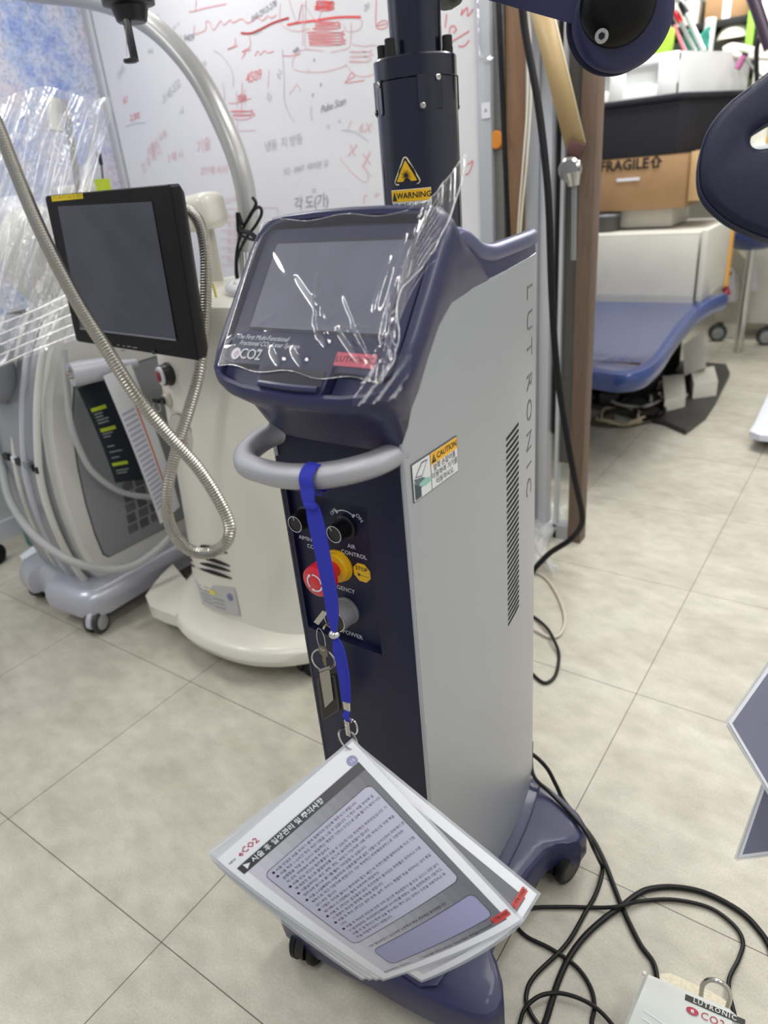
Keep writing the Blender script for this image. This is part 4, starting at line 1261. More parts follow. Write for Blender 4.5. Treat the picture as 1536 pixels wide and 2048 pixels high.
def card(label, phi, back, full=False, T0=CT, L0=CL_, R0=CR_, B0=CB, N0=CARDN, grp=None):
    a, b = L0 - T0, R0 - T0
    curl = B0 - (L0 + R0 - T0)
    c, s = math.cos(math.radians(phi)), math.sin(math.radians(phi))
    a2 = a * c + b.normalized() * a.length * s
    b2 = b * c - a.normalized() * b.length * s
    off = N0 * -back

    def f(u, v, e=0.0):      # u: 0 left .. 1 right along the top edge, v: 0 top .. 1 bottom
        uu = 1 - u
        pp, qq = uu * 0.216, v * 0.303
        uu, v = (pp * c - qq * s) / 0.216, (pp * s + qq * c) / 0.303
        uv_ = max(uu, 0) * max(v, 0)
        p = T0 + a * uu + b * v + curl * uv_ ** 1.15
        p = p + N0 * (0.010 * math.sin(min(max(uu, 0), 1) * math.pi) * min(max(v, 0), 1))
        return p + off + N0 * e
    mb = MB()
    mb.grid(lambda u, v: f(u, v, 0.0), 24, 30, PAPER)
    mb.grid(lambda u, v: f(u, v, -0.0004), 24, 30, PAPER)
    # sealed see-through rim
    ou, ov = 0.018, 0.013
    for (u0, u1, v0, v1) in ((-ou, 0, -ov, 1 + ov), (1, 1 + ou, -ov, 1 + ov), (0, 1, -ov, 0), (0, 1, 1, 1 + ov)):
        mb.grid(lambda u, v: f(u0 + (u1 - u0) * u, v0 + (v1 - v0) * v, -0.0002), 12, 16, LAMW)
    lab = mb
    nst = 14
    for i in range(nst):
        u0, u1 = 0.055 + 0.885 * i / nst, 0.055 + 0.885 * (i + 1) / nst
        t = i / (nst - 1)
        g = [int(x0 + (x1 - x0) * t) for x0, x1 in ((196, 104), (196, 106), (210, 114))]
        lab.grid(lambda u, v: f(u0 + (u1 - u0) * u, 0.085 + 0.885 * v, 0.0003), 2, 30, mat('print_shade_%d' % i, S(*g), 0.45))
    if full:
        lab.grid(lambda u, v: f(0.03 + 0.91 * u, 0.088 + 0.042 * v, 0.0006), 20, 2, mat('title_bar_grey', S(58, 60, 64), 0.45))
        lab.text('▶ 시술 후 일상관리 및 주의사항', lambda x, y: f(0.06 + x / 0.216, 0.109 - y / 0.303, 0.0009), WHITEP, size=0.0092, align='LEFT', bold=0.012, res=1)
        bx = mat('lavender_print', S(178, 178, 200), 0.45)

        def rbox(uc, vc, hu, hv, r, m, e):
            pts = [(uc + x / 0.216, vc + y / 0.303) for x, y in rrect(hu * 0.216, hv * 0.303, r)]
            n = len(pts)
            rows = 44
            vs, fs = [], []
            for k in range(rows + 1):
                q_ = hv * 0.303 * (2 * k / rows - 1)
                ex = max(0.0, abs(q_) - (hv * 0.303 - r))
                w_ = hu * 0.216 - (r - math.sqrt(max(0.0, r * r - ex * ex)))
                vs += [f(uc + w_ / 0.216 * (2 * j_ / 16 - 1), vc + q_ / 0.303, e) for j_ in range(17)]
            fs = [(k * 17 + j_, k * 17 + j_ + 1, (k + 1) * 17 + j_ + 1, (k + 1) * 17 + j_) for k in range(rows) for j_ in range(16)]
            lab.add(vs, fs, m)
            dense = []
            for j in range(n):
                p0, p1 = pts[j], pts[(j + 1) % n]
                kk = max(1, int(math.hypot(p1[0] - p0[0], p1[1] - p0[1]) / 0.04))
                dense += [f(p0[0] + (p1[0] - p0[0]) * q_ / kk, p0[1] + (p1[1] - p0[1]) * q_ / kk, e + 0.0003) for q_ in range(kk)]
            lab.ribbon(dense + [dense[0]], 0.0006, N0, INK, smooth=False)
        rbox(0.495, 0.462, 0.400, 0.272, 0.008, bx, 0.0007)
        rbox(0.515, 0.868, 0.375, 0.060, 0.008, mat('violet_print', S(150, 150, 184), 0.45), 0.0007)
        for i, t in enumerate(LINES):
            lab.text(t, lambda x, y: f(0.125 + x / 0.216, 0.213 + i * 0.0247 - y / 0.303, 0.0010), INK, size=0.0048, align='LEFT', res=1)
        lab.text('기타 질의사항이 있으시면 오른쪽의 병원 연락처로 문의바랍니다', lambda x, y: f(0.14 + x / 0.216, 0.785 - y / 0.303, 0.0010), INK, size=0.0047, align='LEFT', res=1)
        lab.text('410014X900 / Rev 0.0', lambda x, y: f(0.05 + x / 0.216, 0.957 - y / 0.303, 0.0010), INK, size=0.0046, align='LEFT', res=1)
        lab.text('Copyright 2012 Lutronic Corporation. All Rights Reserved', lambda x, y: f(0.33 + x / 0.216, 0.957 - y / 0.303, 0.0010), INK, size=0.0046, align='LEFT', res=1)
        lab.flat([(0.955 + 0.035 * math.cos(k * 0.3927) - 0.04, 0.064 + 0.024 * math.sin(k * 0.3927)) for k in range(16)], lambda u, v: f(u, v, 0.0008), mat('violet_print2', S(140, 140, 178), 0.45))
        lab.text('10', lambda x, y: f(0.915 + x / 0.216, 0.066 - y / 0.303, 0.0011), WHITEP, size=0.0075, res=1)
        lab.text('NEW', lambda x, y: f(0.02 + x / 0.216, 0.052 - y / 0.303, 0.0006), INK, size=0.0042, align='LEFT', res=1)
        lab.text('eCO2', lambda x, y: f(0.085 + x / 0.216, 0.050 - y / 0.303, 0.0008), mat('crimson_print', S(168, 44, 66), 0.5), size=0.0115, align='LEFT', res=1, bold=0.01)
    lab.grid(lambda u, v: f(0.855 + 0.125 * u, 0.935 + 0.028 * v, 0.0008), 4, 2, mat('card_badge_red', S(196, 70, 66), 0.45))
    lab.text('LUTRONIC', lambda x, y: f(0.918 + x / 0.216, 0.948 - y / 0.303, 0.0012), INK, size=0.0062, res=1)
    o = mb.build('laminated_sheet', loc=f(1, 0), recalc=False, angle=60)
    tag(o, label, 'laminated sheet', grp)
    return f


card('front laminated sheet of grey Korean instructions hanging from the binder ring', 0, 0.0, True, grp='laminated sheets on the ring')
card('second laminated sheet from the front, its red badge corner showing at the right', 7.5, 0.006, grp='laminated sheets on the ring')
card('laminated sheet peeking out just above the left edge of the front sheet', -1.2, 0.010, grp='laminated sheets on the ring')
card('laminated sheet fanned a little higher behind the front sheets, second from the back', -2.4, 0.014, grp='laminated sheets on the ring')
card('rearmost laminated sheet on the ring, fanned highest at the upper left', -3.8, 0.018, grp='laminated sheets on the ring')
# binder ring
mb = MB()
c0 = (P(700, 1476, y=0.5385))
c0 = V((-0.505, 0.536, 0.686))
e1 = V((0.30, -0.55, -0.25)).normalized()
e2 = V((0.35, 0.30, -0.88)).normalized()
e2 = (e2 - e1 * e2.dot(e1)).normalized()
mb.tube([c0 + e1 * 0.0125 * math.cos(a) + e2 * 0.021 * math.sin(a) for a in [i * math.pi / 10 for i in range(20)]], 0.0013, STEEL, n=10, closed=True, k=3)
tag(mb.build('binder_ring', loc=c0), 'steel wire ring joining the lanyard clip and the laminated sheets', 'ring')

# second bundle of sheets at the right edge of the view
SH = mat('sheet_back_print', S(120, 120, 140), 0.4, coat=0.2)
for k in range(4):
    A = P(1450 + 2 * k, 1443 + 9 * k, d=0.98 + 0.008 * k) if k < 2 else P(1470 - 3 * (k - 2), 1722 - 4 * (k - 2), d=1.02 + 0.008 * k)
    if k < 2:
        e1 = (P(1536, 1322, d=1.03) - A).normalized(); e2 = (P(1536, 1590, d=0.96) - A).normalized()
    else:
        e1 = (P(1536, 1530, d=1.04) - A).normalized(); e2 = (P(1580, 1708, d=0.98) - A).normalized()
    nn = e1.cross(e2).normalized()
    if nn.dot(CAM - A) < 0: nn = -nn
    mb = MB()
    g = lambda u, v, e=0.0: A + e1 * (0.30 * u) + e2 * (0.21 * v) + nn * (e + 0.02 * math.sin(u * 2) * v)
    mb.grid(lambda u, v: g(u, v, 0), 8, 8, LAMW); mb.grid(lambda u, v: g(0.014 + 0.96 * u, 0.02 + 0.96 * v, 0.0006), 8, 8, PAPER)
    mb.grid(lambda u, v: g(0.03 + 0.93 * u, 0.045 + 0.9 * v, 0.0012), 8, 8, SH)
    lbl = ('uppermost laminated sheet hanging at the right edge of the view', 'laminated sheet directly under the uppermost one at the right edge', 'lower grey laminated sheet at the right edge, its bottom corner pointing left', 'rearmost laminated sheet of the bundle at the right edge, lowest corner')[k]
    tag(mb.build('laminated_sheet', loc=A, recalc=False), lbl, 'laminated sheet', 'laminated sheets at the right edge')

# ------------------------------------------------------------------ foot switch
FS = thing('foot_switch', 'white boxed foot switch on a speckled metal plate in the bottom right corner', 'foot pedal', (-0.06, 0.80, 0.0))
a6 = math.radians(6)
fx = lambda x, y, z: V((-0.061 + x * math.cos(a6) - y * math.sin(a6), 0.812 + x * math.sin(a6) + y * math.cos(a6), z))
mb = MB()
plate = [(-0.072, 0.0), (-0.070, 0.045), (-0.058, 0.068), (-0.040, 0.076), (0.03, 0.074), (0.062, 0.066), (0.082, 0.045), (0.088, 0.0), (0.088, -0.22), (-0.085, -0.22)]
mb.loft([[fx(x, y, z) for x, y in plate] for z in (0.001, 0.009)] + [[fx(x * 0.985, y * 0.985, 0.011) for x, y in plate]], mat('speckled_metal', S(216, 208, 186), 0.45, metal=0.2, noise_amt=0.18, noise_scale=220))
mb.build('base_plate', FS)
mb = MB()
prof = [(-0.088, 0.0), (0.083, 0.0)]
rg = []
for y, z, wl, wr in ((0.0, 0.050, 0.078, 0.084), (0.0, 0.098, 0.078, 0.084), (-0.012, 0.101, 0.080, 0.088), (-0.07, 0.096, 0.090, 0.094), (-0.16, 0.078, 0.105, 0.10), (-0.21, 0.062, 0.11, 0.10)):
    rg.append((y, z, wl, wr))
sec = []
for y, z, wl, wr in rg[1:]:
    sec.append([fx(-wl, y, 0.012), fx(-wl, y, z - 0.006), fx(-wl + 0.006, y, z), fx(wr - 0.03, y, z), fx(wr, y, z - 0.022), fx(wr, y, 0.012)])
mb.loft(sec, mat('white_pedal_cover', S(204, 208, 204), 0.3, coat=0.3))
for k in range(4):
    mb.ribbon([fx(-0.070, -0.062 - 0.012 * k, 0.0985 - 0.002 * k), fx(-0.02 + 0.003 * k, -0.072 - 0.012 * k, 0.0975 - 0.002 * k)], 0.0016, V((0, 0, 1)), WHITEP, smooth=False)
mb.box(fx(-0.0795, 0.002, 0.093), (0.007, 0.007, 0.006), mat('white_rubber_stop', S(228, 228, 222), 0.5), bev=0.002)
mb.build('pedal_cover', FS, angle=30)
mb = MB()
mb.prism([(-0.012, -0.006), (0.078, -0.006), (0.078, 0.0035), (-0.012, 0.0035)], lambda x, z: fx(x, -0.012 + z, 0.1006), lambda x, z: fx(x, -0.012 + z, 0.1018), mat('print_black_bar', S(40, 38, 40), 0.5))
mb.text('LUTRONIC', lambda x, y: fx(0.033 + x, -0.0135 + y, 0.1023), MATS['white_pedal_cover'], size=0.0112, bold=0.012, spacing=1.25)
mb.text('CO2', lambda x, y: fx(0.032 + x, -0.031 + y, 0.1010), MATS['crimson_print'], size=0.017, spacing=1.1)
mb.flat([(0.0015 + 0.0095 * math.cos(k * 0.3142), -0.031 + 0.006 * math.sin(k * 0.3142)) for k in range(20)], lambda x, y: fx(x, y, 0.1010), MATS['crimson_print'])
mb.text('e', lambda x, y: fx(0.0015 + x, -0.0305 + y, 0.1014), WHITEP, size=0.012, bold=0.01)
mb.build('cover_lettering', FS, label='dark LUTRONIC bar and crimson eCO2 lettering', recalc=False)
mb = MB()
mb.tube([fx(0.012, 0.028, 0.010), fx(0.012, 0.030, 0.05), fx(0.012, 0.030, 0.085), fx(0.020, 0.030, 0.105), fx(0.033, 0.030, 0.111), fx(0.046, 0.030, 0.105), fx(0.054, 0.030, 0.085), fx(0.054, 0.030, 0.05), fx(0.054, 0.028, 0.010)], 0.0042, STEEL, n=12)
mb.build('loop_handle', FS, label='polished steel loop')

# ------------------------------------------------------------------ cables
CAB = mat('black_cable_sheath', S(14, 14, 17), 0.4, spec=0.35)
F = lambda pts, z=0.006: [P(1000 + 0.349 * x, 1400 + 0.349 * y, z=z) for x, y in pts]


def cable(name, label, pts, r, m=CAB, cat='cable', grp=None, n=10):
    mb = MB()
    mb.tube(pts, r, m, n=n, k=7)
    pts = [V(p) for p in pts]
    lo = min(pts, key=lambda p: p.z)
    return tag(mb.build(name, loc=(lo.x, lo.y, max(0, lo.z - r))), label, cat, grp)


wing = [P(1060, 1500, z=0.02), P(1082, 1520, z=0.03)]
cable('power_cable', 'black cable from behind the console crossing its rear foot to the bottom edge',
      [V((-0.50, 1.14, 0.17)), P(1066, 1548, z=0.150), P(1100, 1585, z=0.132), P(1140, 1626, z=0.128), P(1172, 1664, z=0.128), P(1186, 1694, z=0.115), P(1197, 1718, z=0.05)] + F([(585, 960), (580, 1020), (545, 1120), (490, 1215), (380, 1400), (200, 1580), (152, 1680), (160, 1760), (215, 1857), (300, 1960)]), 0.0042)
cable('pedal_cable', 'black cable running from behind the console to the left of the foot switch',
      [P(1030, 1502, z=0.09), P(1060, 1506, z=0.085), P(1092, 1534, z=0.06), P(1112, 1570, z=0.03), P(1127, 1600, z=0.006), P(1165, 1650, z=0.006)] + F([(540, 810), (600, 930), (650, 1060), (705, 1200), (800, 1395), (880, 1510)]) + [fx(-0.055, 0.03, 0.02)], 0.0050)
cable('pedal_cable', 'thin black cable winding from under the front sheet to the foot switch',
      F([(560, 1960), (525, 1857), (541, 1760), (520, 1650), (440, 1530), (300, 1430), (160, 1360), (98, 1300), (92, 1250), (130, 1215), (200, 1190), (400, 1186), (560, 1190)], 0.006) + F([(660, 1186), (720, 1172)], 0.016) + F([(830, 1150), (1000, 1145), (1200, 1190), (1340, 1290), (1392, 1385), (1370, 1480)], 0.006) + F([(1310, 1620)], 0.012) + [fx(0.068, 0.045, 0.016)], 0.0040)
cable('floor_cable', 'thickest black cable arching across the floor above the foot switch',
      F([(180, 2000), (255, 1857), (330, 1620), (400, 1470), (490, 1350), (600, 1250), (700, 1180), (780, 1118), (860, 1082), (1000, 1072), (1180, 1108), (1380, 1215), (1500, 1340), (1560, 1450), (1600, 1600)], 0.0065), 0.0058)
cable('floor_cable', 'small black cable loop at the bottom edge between the console foot and foot switch', F([(90, 1960), (112, 1857), (145, 1765), (230, 1695), (340, 1680), (460, 1712), (560, 1772), (640, 1857), (690, 1940)], 0.013), 0.0038)
cable('white_cable', 'cream cable loop on the floor behind the console', [P(1050, 1125, z=0.01), P(1070, 1142, z=0.008), P(1096, 1160, z=0.008), P(1120, 1200, z=0.008), P(1130, 1240, z=0.008), P(1120, 1268, z=0.008), P(1100, 1274, z=0.008), P(1075, 1262, z=0.008), P(1050, 1250, z=0.008)], 0.0048, mat('cream_cable', S(206, 200, 184), 0.4))
cable('floor_cable', 'black cable loop on the floor crossing the cream cable behind the console', [P(1050, 1225, z=0.006), P(1068, 1234, z=0.006), P(1092, 1254, z=0.012), P(1108, 1280, z=0.018), P(1118, 1310, z=0.006), P(1112, 1348, z=0.006), P(1095, 1365, z=0.006), P(1078, 1360, z=0.006), P(1050, 1332, z=0.006)], 0.0050)
cable('long_cable', 'long black cable hanging past the door posts and curving onto the floor', [P(1042, -20, y=2.06), P(1050, 60, y=2.06), P(1075, 200, y=2.05), P(1090, 320, y=2.04), P(1098, 420, y=2.03), P(1104, 600, y=2.02), P(1114, 740, y=2.02), P(1130, 850, y=2.04), P(1148, 950, y=2.06), P(1163, 1020, y=2.10), P(1162, 1052, y=2.12), P(1140, 1080, y=2.14), P(1100, 1106, y=2.12), P(1066, 1140, y=2.08), P(1040, 1165, y=2.05)], 0.0105, RUBBER)
cable('thin_cable', 'black cable hanging straight down beside the whiteboard frame', [P(996, -20, y=2.30), P(1000, 80, y=2.30), P(1006, 220, y=2.31), P(1012, 360, y=2.31), P(1018, 500, y=2.32), P(1022, 640, y=2.32), P(1028, 800, y=2.33), P(1034, 1000, y=2.30)], 0.0085)
for dx, lb in ((0, 'left of two thin white wires hanging beside the brown door post'), (7, 'right of two thin white wires hanging beside the brown door post')):
    cable('white_wire', lb, [P(1046 + dx, -20, y=2.32), P(1054 + dx, 80, y=2.32), P(1055 + dx, 200, y=2.32), P(1046 + dx, 330, y=2.32), P(1036 + dx * 0.7, 460, y=2.33), P(1030 + dx * 0.5, 620, y=2.33), P(1030 + dx * 0.5, 900, y=2.33)], 0.0036, mat('white_wire_sheath', S(222, 216, 200), 0.5), cat='wire', n=6)

# ------------------------------------------------------------------ cream laser machine at the middle left
CRM = thing('cream_laser_machine', 'glossy cream laser machine with a tilted black monitor, left of the navy console', 'medical laser', (-1.54, 1.62, 0.0))


def crm_ring(z, a, b, cx=-1.55, cy=1.64, p=2.8, n=64): return [V((cx + x, cy + y, z)) for x, y in sell(a, b, p, n)]


mb = MB()
mb.loft([crm_ring(0.062, 0.40, 0.52, p=2.4), crm_ring(0.066, 0.425, 0.545, p=2.4), crm_ring(0.09, 0.435, 0.555, p=2.4), crm_ring(0.112, 0.432, 0.55, p=2.4), crm_ring(0.124, 0.42, 0.538, p=2.4), crm_ring(0.128, 0.40, 0.52, p=2.4), crm_ring(0.126, 0.36, 0.47, p=2.4)], CREAM)
fl = [P(x, y, z=0.12) for x, y in ((291, 1192), (300, 1178), (322, 1150), (345, 1128), (372, 1160), (352, 1232), (322, 1222), (300, 1212))]
mb.loft([[p - V((0, 0, 0.045)) for p in fl], fl], CREAM)
mb.build('base_skirt', CRM)
BODY = [(0.10, 0.372, 0.43), (0.16, 0.365, 0.42), (0.3, 0.355, 0.405), (0.5, 0.345, 0.395), (0.75, 0.332, 0.385), (0.95, 0.32, 0.375), (1.06, 0.312, 0.365), (1.10, 0.295, 0.35), (1.118, 0.265, 0.32), (1.122, 0.2, 0.25)]
mb = MB(); mb.loft([crm_ring(z, a, b, -1.555, 1.635, 3.2) for z, a, b in BODY], CREAM)
mb.build('body_shell', CRM)


def cfront(px, py, e=0.0):
    """point on the front of the cream body seen at a pixel"""
    q = P(px, py, y=1.25)
    for _ in range(4):
        a = lerp(q.z, [r[0] for r in BODY], [r[1] for r in BODY]); b = lerp(q.z, [r[0] for r in BODY], [r[2] for r in BODY])
        t = min(0.98, abs((q.x + 1.555) / a))
        y = 1.635 - b * (1 - t ** 3.2) ** (1 / 3.2)
        q = P(px, py, y=y)
    return q - V((0, e, 0))


# rounded lid rim and objects standing on the top
mb = MB()
mb.tube([V((-1.40 + 0.17 * math.cos(a), 1.55 + 0.20 * math.sin(a), 1.125)) for a in [i * math.pi / 12 for i in range(24)]], 0.021, mat('clear_white_rim', S(226, 228, 230), 0.15, coat=0.5), n=12, closed=True, k=2)
mb.build('lid_rim', CRM)
mb = MB()
q0, q1, q2 = P(380, 590, y=1.42), P(372, 530, y=1.42), P(366, 490, y=1.42)
mb.cyl(q0, q1, 0.020, mat('brushed_post', S(172, 170, 162), 0.35, metal=0.8), n=24)
mb.cyl(q1, q2, 0.019, mat('olive_knob', S(150, 146, 112), 0.5), r1=0.012, n=20, bev=0.003)
mb.cyl(P(385, 612, y=1.42), P(383, 596, y=1.42), 0.034, CREAM, n=24)
mb.build('handpiece_post', CRM)
mb = MB()
c = P(405, 424, y=1.55)
mb.box(c, (0.14, 0.10, 0.10), CREAM, Matrix.Rotation(-0.1, 3, 'Y'), bev=0.03, seg=4)
mb.cyl(c + V((-0.03, 0.03, -0.04)), V((c.x - 0.03, c.y + 0.03, 1.11)), 0.024, CREAMD, n=20)
mb.build('applicator_holder', CRM)

# monitor
MQ = [P(88, 392, y=1.075), P(340, 368, y=1.109), P(397, 722, y=1.108), P(152, 683, y=1.072)]
MNR = (MQ[1] - MQ[0]).cross(MQ[3] - MQ[0]).normalized()
if MNR.dot(CAM - MQ[0]) < 0: MNR = -MNR
mqf = lambda u, v, e=0.0: (MQ[0] * (1 - u) + MQ[1] * u) * (1 - v) + (MQ[3] * (1 - u) + MQ[2] * u) * v + MNR * e


def rr01(hu, hv, r, uc=0.5, vc=0.5, W=0.43, H=0.37): return [(uc + x / W, vc + y / H) for x, y in rrect(hu * W, hv * H, r)]


mb = MB()
o_ = rr01(0.5, 0.5, 0.008)
mb.loft([[mqf(u, v, -0.052) for u, v in rr01(0.47, 0.47, 0.01)], [mqf(u, v, -0.030) for u, v in o_], [mqf(u, v, -0.003) for u, v in o_], [mqf(u, v, 0) for u, v in rr01(0.494, 0.494, 0.008)]], mat('monitor_black', S(11, 11, 17), 0.45, spec=0.3))
mb.box(mqf(0.5, 0.5, -0.075), (0.12, 0.06, 0.12), BLACK)
mb.build('monitor_housing', CRM)
MON = CRM.children[-1]
sq = [(116, 413), (304, 403), (353, 680), (162, 657)]
s4 = [P(x, y, d=1.0) for x, y in sq]


def onmon(px, py, e=0.0):
    r = ray(px, py)
    return CAM + r * ((MQ[0] - CAM).dot(MNR) / r.dot(MNR)) + MNR * e


sp = [onmon(*p) for p in sq]
mb = MB()
mb.loft([[p + MNR * 0.0005 for p in sp], [p + MNR * 0.0012 for p in sp]], mat('monitor_glass', S(76, 78, 92), 0.28, noise_amt=0.25, noise_scale=6))
mb.build('monitor_screen', MON)
mb = MB()
a, b = sp[3], sp[2]
mb.tube([a + MNR * 0.002, b + MNR * 0.002], 0.0025, mat('screen_lower_lip', S(120, 122, 132), 0.35), n=6, smooth=False)
mb.build('screen_lip', MON)
mb = MB()
st = [onmon(*p) for p in ((103, 392), (165, 386), (167, 397), (105, 403))]
mb.loft([[p + MNR * 0.0002 for p in st], [p + MNR * 0.0012 for p in st]], mat('yellow_label', S(238, 214, 30), 0.5))
e1, e2 = (st[1] - st[0]).normalized(), (st[0] - st[3]).normalized()
mb.text('LTIS 80YTOG8 유 목조', lambda x, y: (st[0] + st[2]) / 2 + e1 * x + e2 * y + MNR * 0.0016, mat('olive_print', S(170, 140, 30), 0.5), size=0.0115, res=1)
mb.build('asset_label', MON, label='yellow asset label', recalc=False)
mb = MB()
for px, py, s_ in ((237, 690, 0.004), (248, 692, 0.004), (258, 693, 0.007), (270, 695, 0.009), (246, 701, 0.008)):
    c = onmon(px, py, 0.0006)
    mb.add([c + e1 * s_ + e2 * 0.0018, c - e1 * s_ + e2 * 0.0018, c - e1 * s_ - e2 * 0.0018, c + e1 * s_ - e2 * 0.0018], [(0, 1, 2, 3)], mat('monitor_print', S(120, 120, 126), 0.5))
c = onmon(308, 704, 0)
mb.lathe(c, MNR, [(0, 0.006), (0.003, 0.0055), (0.003, 0)], mat('button_dark', S(40, 40, 46), 0.25), 16)
mb.build('monitor_controls', MON, recalc=False)

# front controls
mb = MB()
c = cfront(338, 748)
mb.lathe(c, (-0.35, -1, 0), [(-0.02, 0.034), (0.006, 0.034), (0.008, 0.031), (0.022, 0.030), (0.022, 0.0)], BLACK, 32)
mb.lathe(c + V((-0.007, -0.020, 0)), (-0.35, -1, 0), [(0, 0.027), (0.008, 0.026), (0.009, 0.018), (0.004, 0.018)], WHITEP, 32)
mb.lathe(c + V((-0.008, -0.022, 0)), (-0.35, -1, 0), [(0, 0.018), (0.012, 0.017), (0.013, 0)], mat('dark_red_button', S(140, 20, 40), 0.3, coat=0.4), 28)
mb.build('emergency_button', CRM, label='dark red emergency button')
mb = MB()
c = cfront(337, 798)
mb.lathe(c, (-0.3, -1, 0), [(-0.02, 0.026), (0.006, 0.025), (0.008, 0.018), (0.014, 0.017), (0.014, 0)], CREAMD, 28)
mb.lathe(c + V((-0.003, -0.012, 0)), (-0.3, -1, 0), [(0, 0.013), (0.008, 0.012), (0.008, 0)], BLACK, 20)
mb.box(c + V((-0.018, -0.030, 0.002)), (0.030, 0.010, 0.014), BLACKM, bev=0.003)
mb.tube([c + V((-0.02 + 0.016 * math.cos(a), -0.032, -0.016 + 0.016 * math.sin(a))) for a in [i * math.pi / 6 for i in range(12)]], 0.001, STEEL, n=6, closed=True, k=2)
mb.build('key_switch', CRM)
mb = MB()
c = cfront(365, 868)
ov = [(0.052 * math.cos(a), 0.066 * math.sin(a)) for a in [i * math.pi / 20 for i in range(40)]]
ez_ = lambda x, z, e: V((c.x + x, c.y - 0.001 - e + 0.10 * x * x * 8, c.z + z))
mb.loft([[ez_(x, z, 0.0) for x, z in ov], [ez_(x, z, 0.004) for x, z in ov]], mat('emblem_rim', S(140, 138, 132), 0.4))
mb.loft([[ez_(x * 0.93, z * 0.95, 0.0) for x, z in ov], [ez_(x * 0.93, z * 0.95, 0.0055) for x, z in ov]], mat('emblem_grey', S(190, 188, 180), 0.4))
mb.text('elc', lambda x, y: ez_(x, y - 0.014, 0.0065), mat('emblem_red', S(196, 92, 98), 0.5), size=0.044, shear=0.2)
mb.build('oval_emblem', CRM, label='grey oval emblem with red letters')
for k, (a, b) in enumerate((((370, 1079), (455, 1106)), ((376, 1100), (460, 1132)), ((381, 1117), (461, 1142)), ((384, 1128), (464, 1157)))):
    mb = MB()
    mb.tube([cfront(a[0], a[1] + 2, 0.0), cfront((a[0] + b[0]) / 2, (a[1] + b[1]) / 2 + 1, 0.001), cfront(b[0], b[1], 0.001)], lambda t: 0.0015 + 0.0052 * math.sin(math.pi * min(1, t * 0.85 + 0.12)), BLACKM, n=8, k=8)
    mb.build('vent_slot', CRM)
lb = [cfront(*p) for p in ((391, 1158), (470, 1176), (482, 1233), (405, 1207))]
mb = MB()
lq = lambda u, v, e: (lb[0] * (1 - u) + lb[1] * u) * (1 - v) + (lb[3] * (1 - u) + lb[2] * u) * v + V((0, -e - 0.008 * math.sin(u * math.pi), 0))
mb.grid(lambda u, v: lq(u, v, 0.002), 8, 4, mat('plate_grey', S(184, 184, 184), 0.4))
for r_, c_ in ((0.15, 0.1), (0.3, 0.1), (0.45, 0.1), (0.6, 0.1), (0.75, 0.1), (0.5, 0.42), (0.65, 0.42), (0.8, 0.42)):
    mb.grid(lambda u, v: lq(c_ + 0.28 * u, r_ + 0.05 * v, 0.003), 3, 1, mat('plate_print', S(150, 150, 154), 0.5))
mb.grid(lambda u, v: lq(0.38 + 0.16 * u, 0.2 + 0.18 * v, 0.0035), 3, 1, mat('plate_yellow', S(224, 208, 96), 0.5))
mb.add([lq(0.86 + 0.06 * math.cos(a), 0.34 + 0.13 * math.sin(a), 0.0035) for a in [i * 0.5236 for i in range(12)]], [tuple(range(12))], mat('plate_violet', S(120, 120, 160), 0.5))
mb.build('rating_plate', CRM, label='grey rating plate with a yellow mark', recalc=False)
for x, y, a in ((-1.80, 1.25, 100), (-1.28, 1.25, 80), (-1.78, 2.02, 100), (-1.3, 2.02, 80)):
    caster(CRM, x, y, 0.08, a, 0.035, wheelm=RUBBER)
# arched arm with a black cable tied to it
mb = MB()
ap = [(-60, -40), (60, -18), (160, -8), (240, 14), (320, 64), (395, 150), (452, 260), (484, 350), (497, 430), (498, 500)]
mb.tube([P(x, y, y=1.60) for x, y in ap], 0.030, mat('arm_grey_paint', S(178, 178, 178), 0.32, metal=0.3, coat=0.2), n=18)
b0 = P(497, 480, y=1.60)
for dx, dy in ((-0.022, -0.012), (0.0, -0.022), (0.022, -0.010), (0.0, 0.015)):
    mb.cyl(b0 + V((dx, dy, 0.02)), V((b0.x + dx - 0.02, b0.y + dy, 1.10)), 0.009, mat('steel_tube', S(200, 200, 200), 0.25, metal=0.9), n=12)
mb.build('support_arm', CRM, label='grey arched support arm')
mb = MB()
ck = [(505, 395), (512, 408), (500, 430), (483, 465), (474, 500), (472, 545), (476, 560), (474, 520), (490, 480), (512, 450), (523, 428), (520, 415), (508, 420), (488, 450), (478, 430), (477, 465), (500, 478), (520, 482)]
mb.tube([P(x, y, y=1.545) for x, y in ck], 0.0045, RUBBER, n=8)
mb.tube([P(x, y, y=1.53) for x, y in ((476, 425), (478, 452), (486, 462), (500, 466), (515, 478))], 0.007, RUBBER, n=8)
mb.build('tied_cable', CRM)
mb = MB()
mb.tube([P(x, y, y=1.33) for x, y in ((426, 566), (434, 600), (442, 640), (448, 690), (452, 720))], 0.0035, mat('yellow_tube', S(220, 206, 96), 0.4), n=6)
tag(mb.build('yellow_tube', loc=P(452, 720, y=1.33)), 'thin yellow tube hanging down the cream machine right of the steel hose', 'tube')

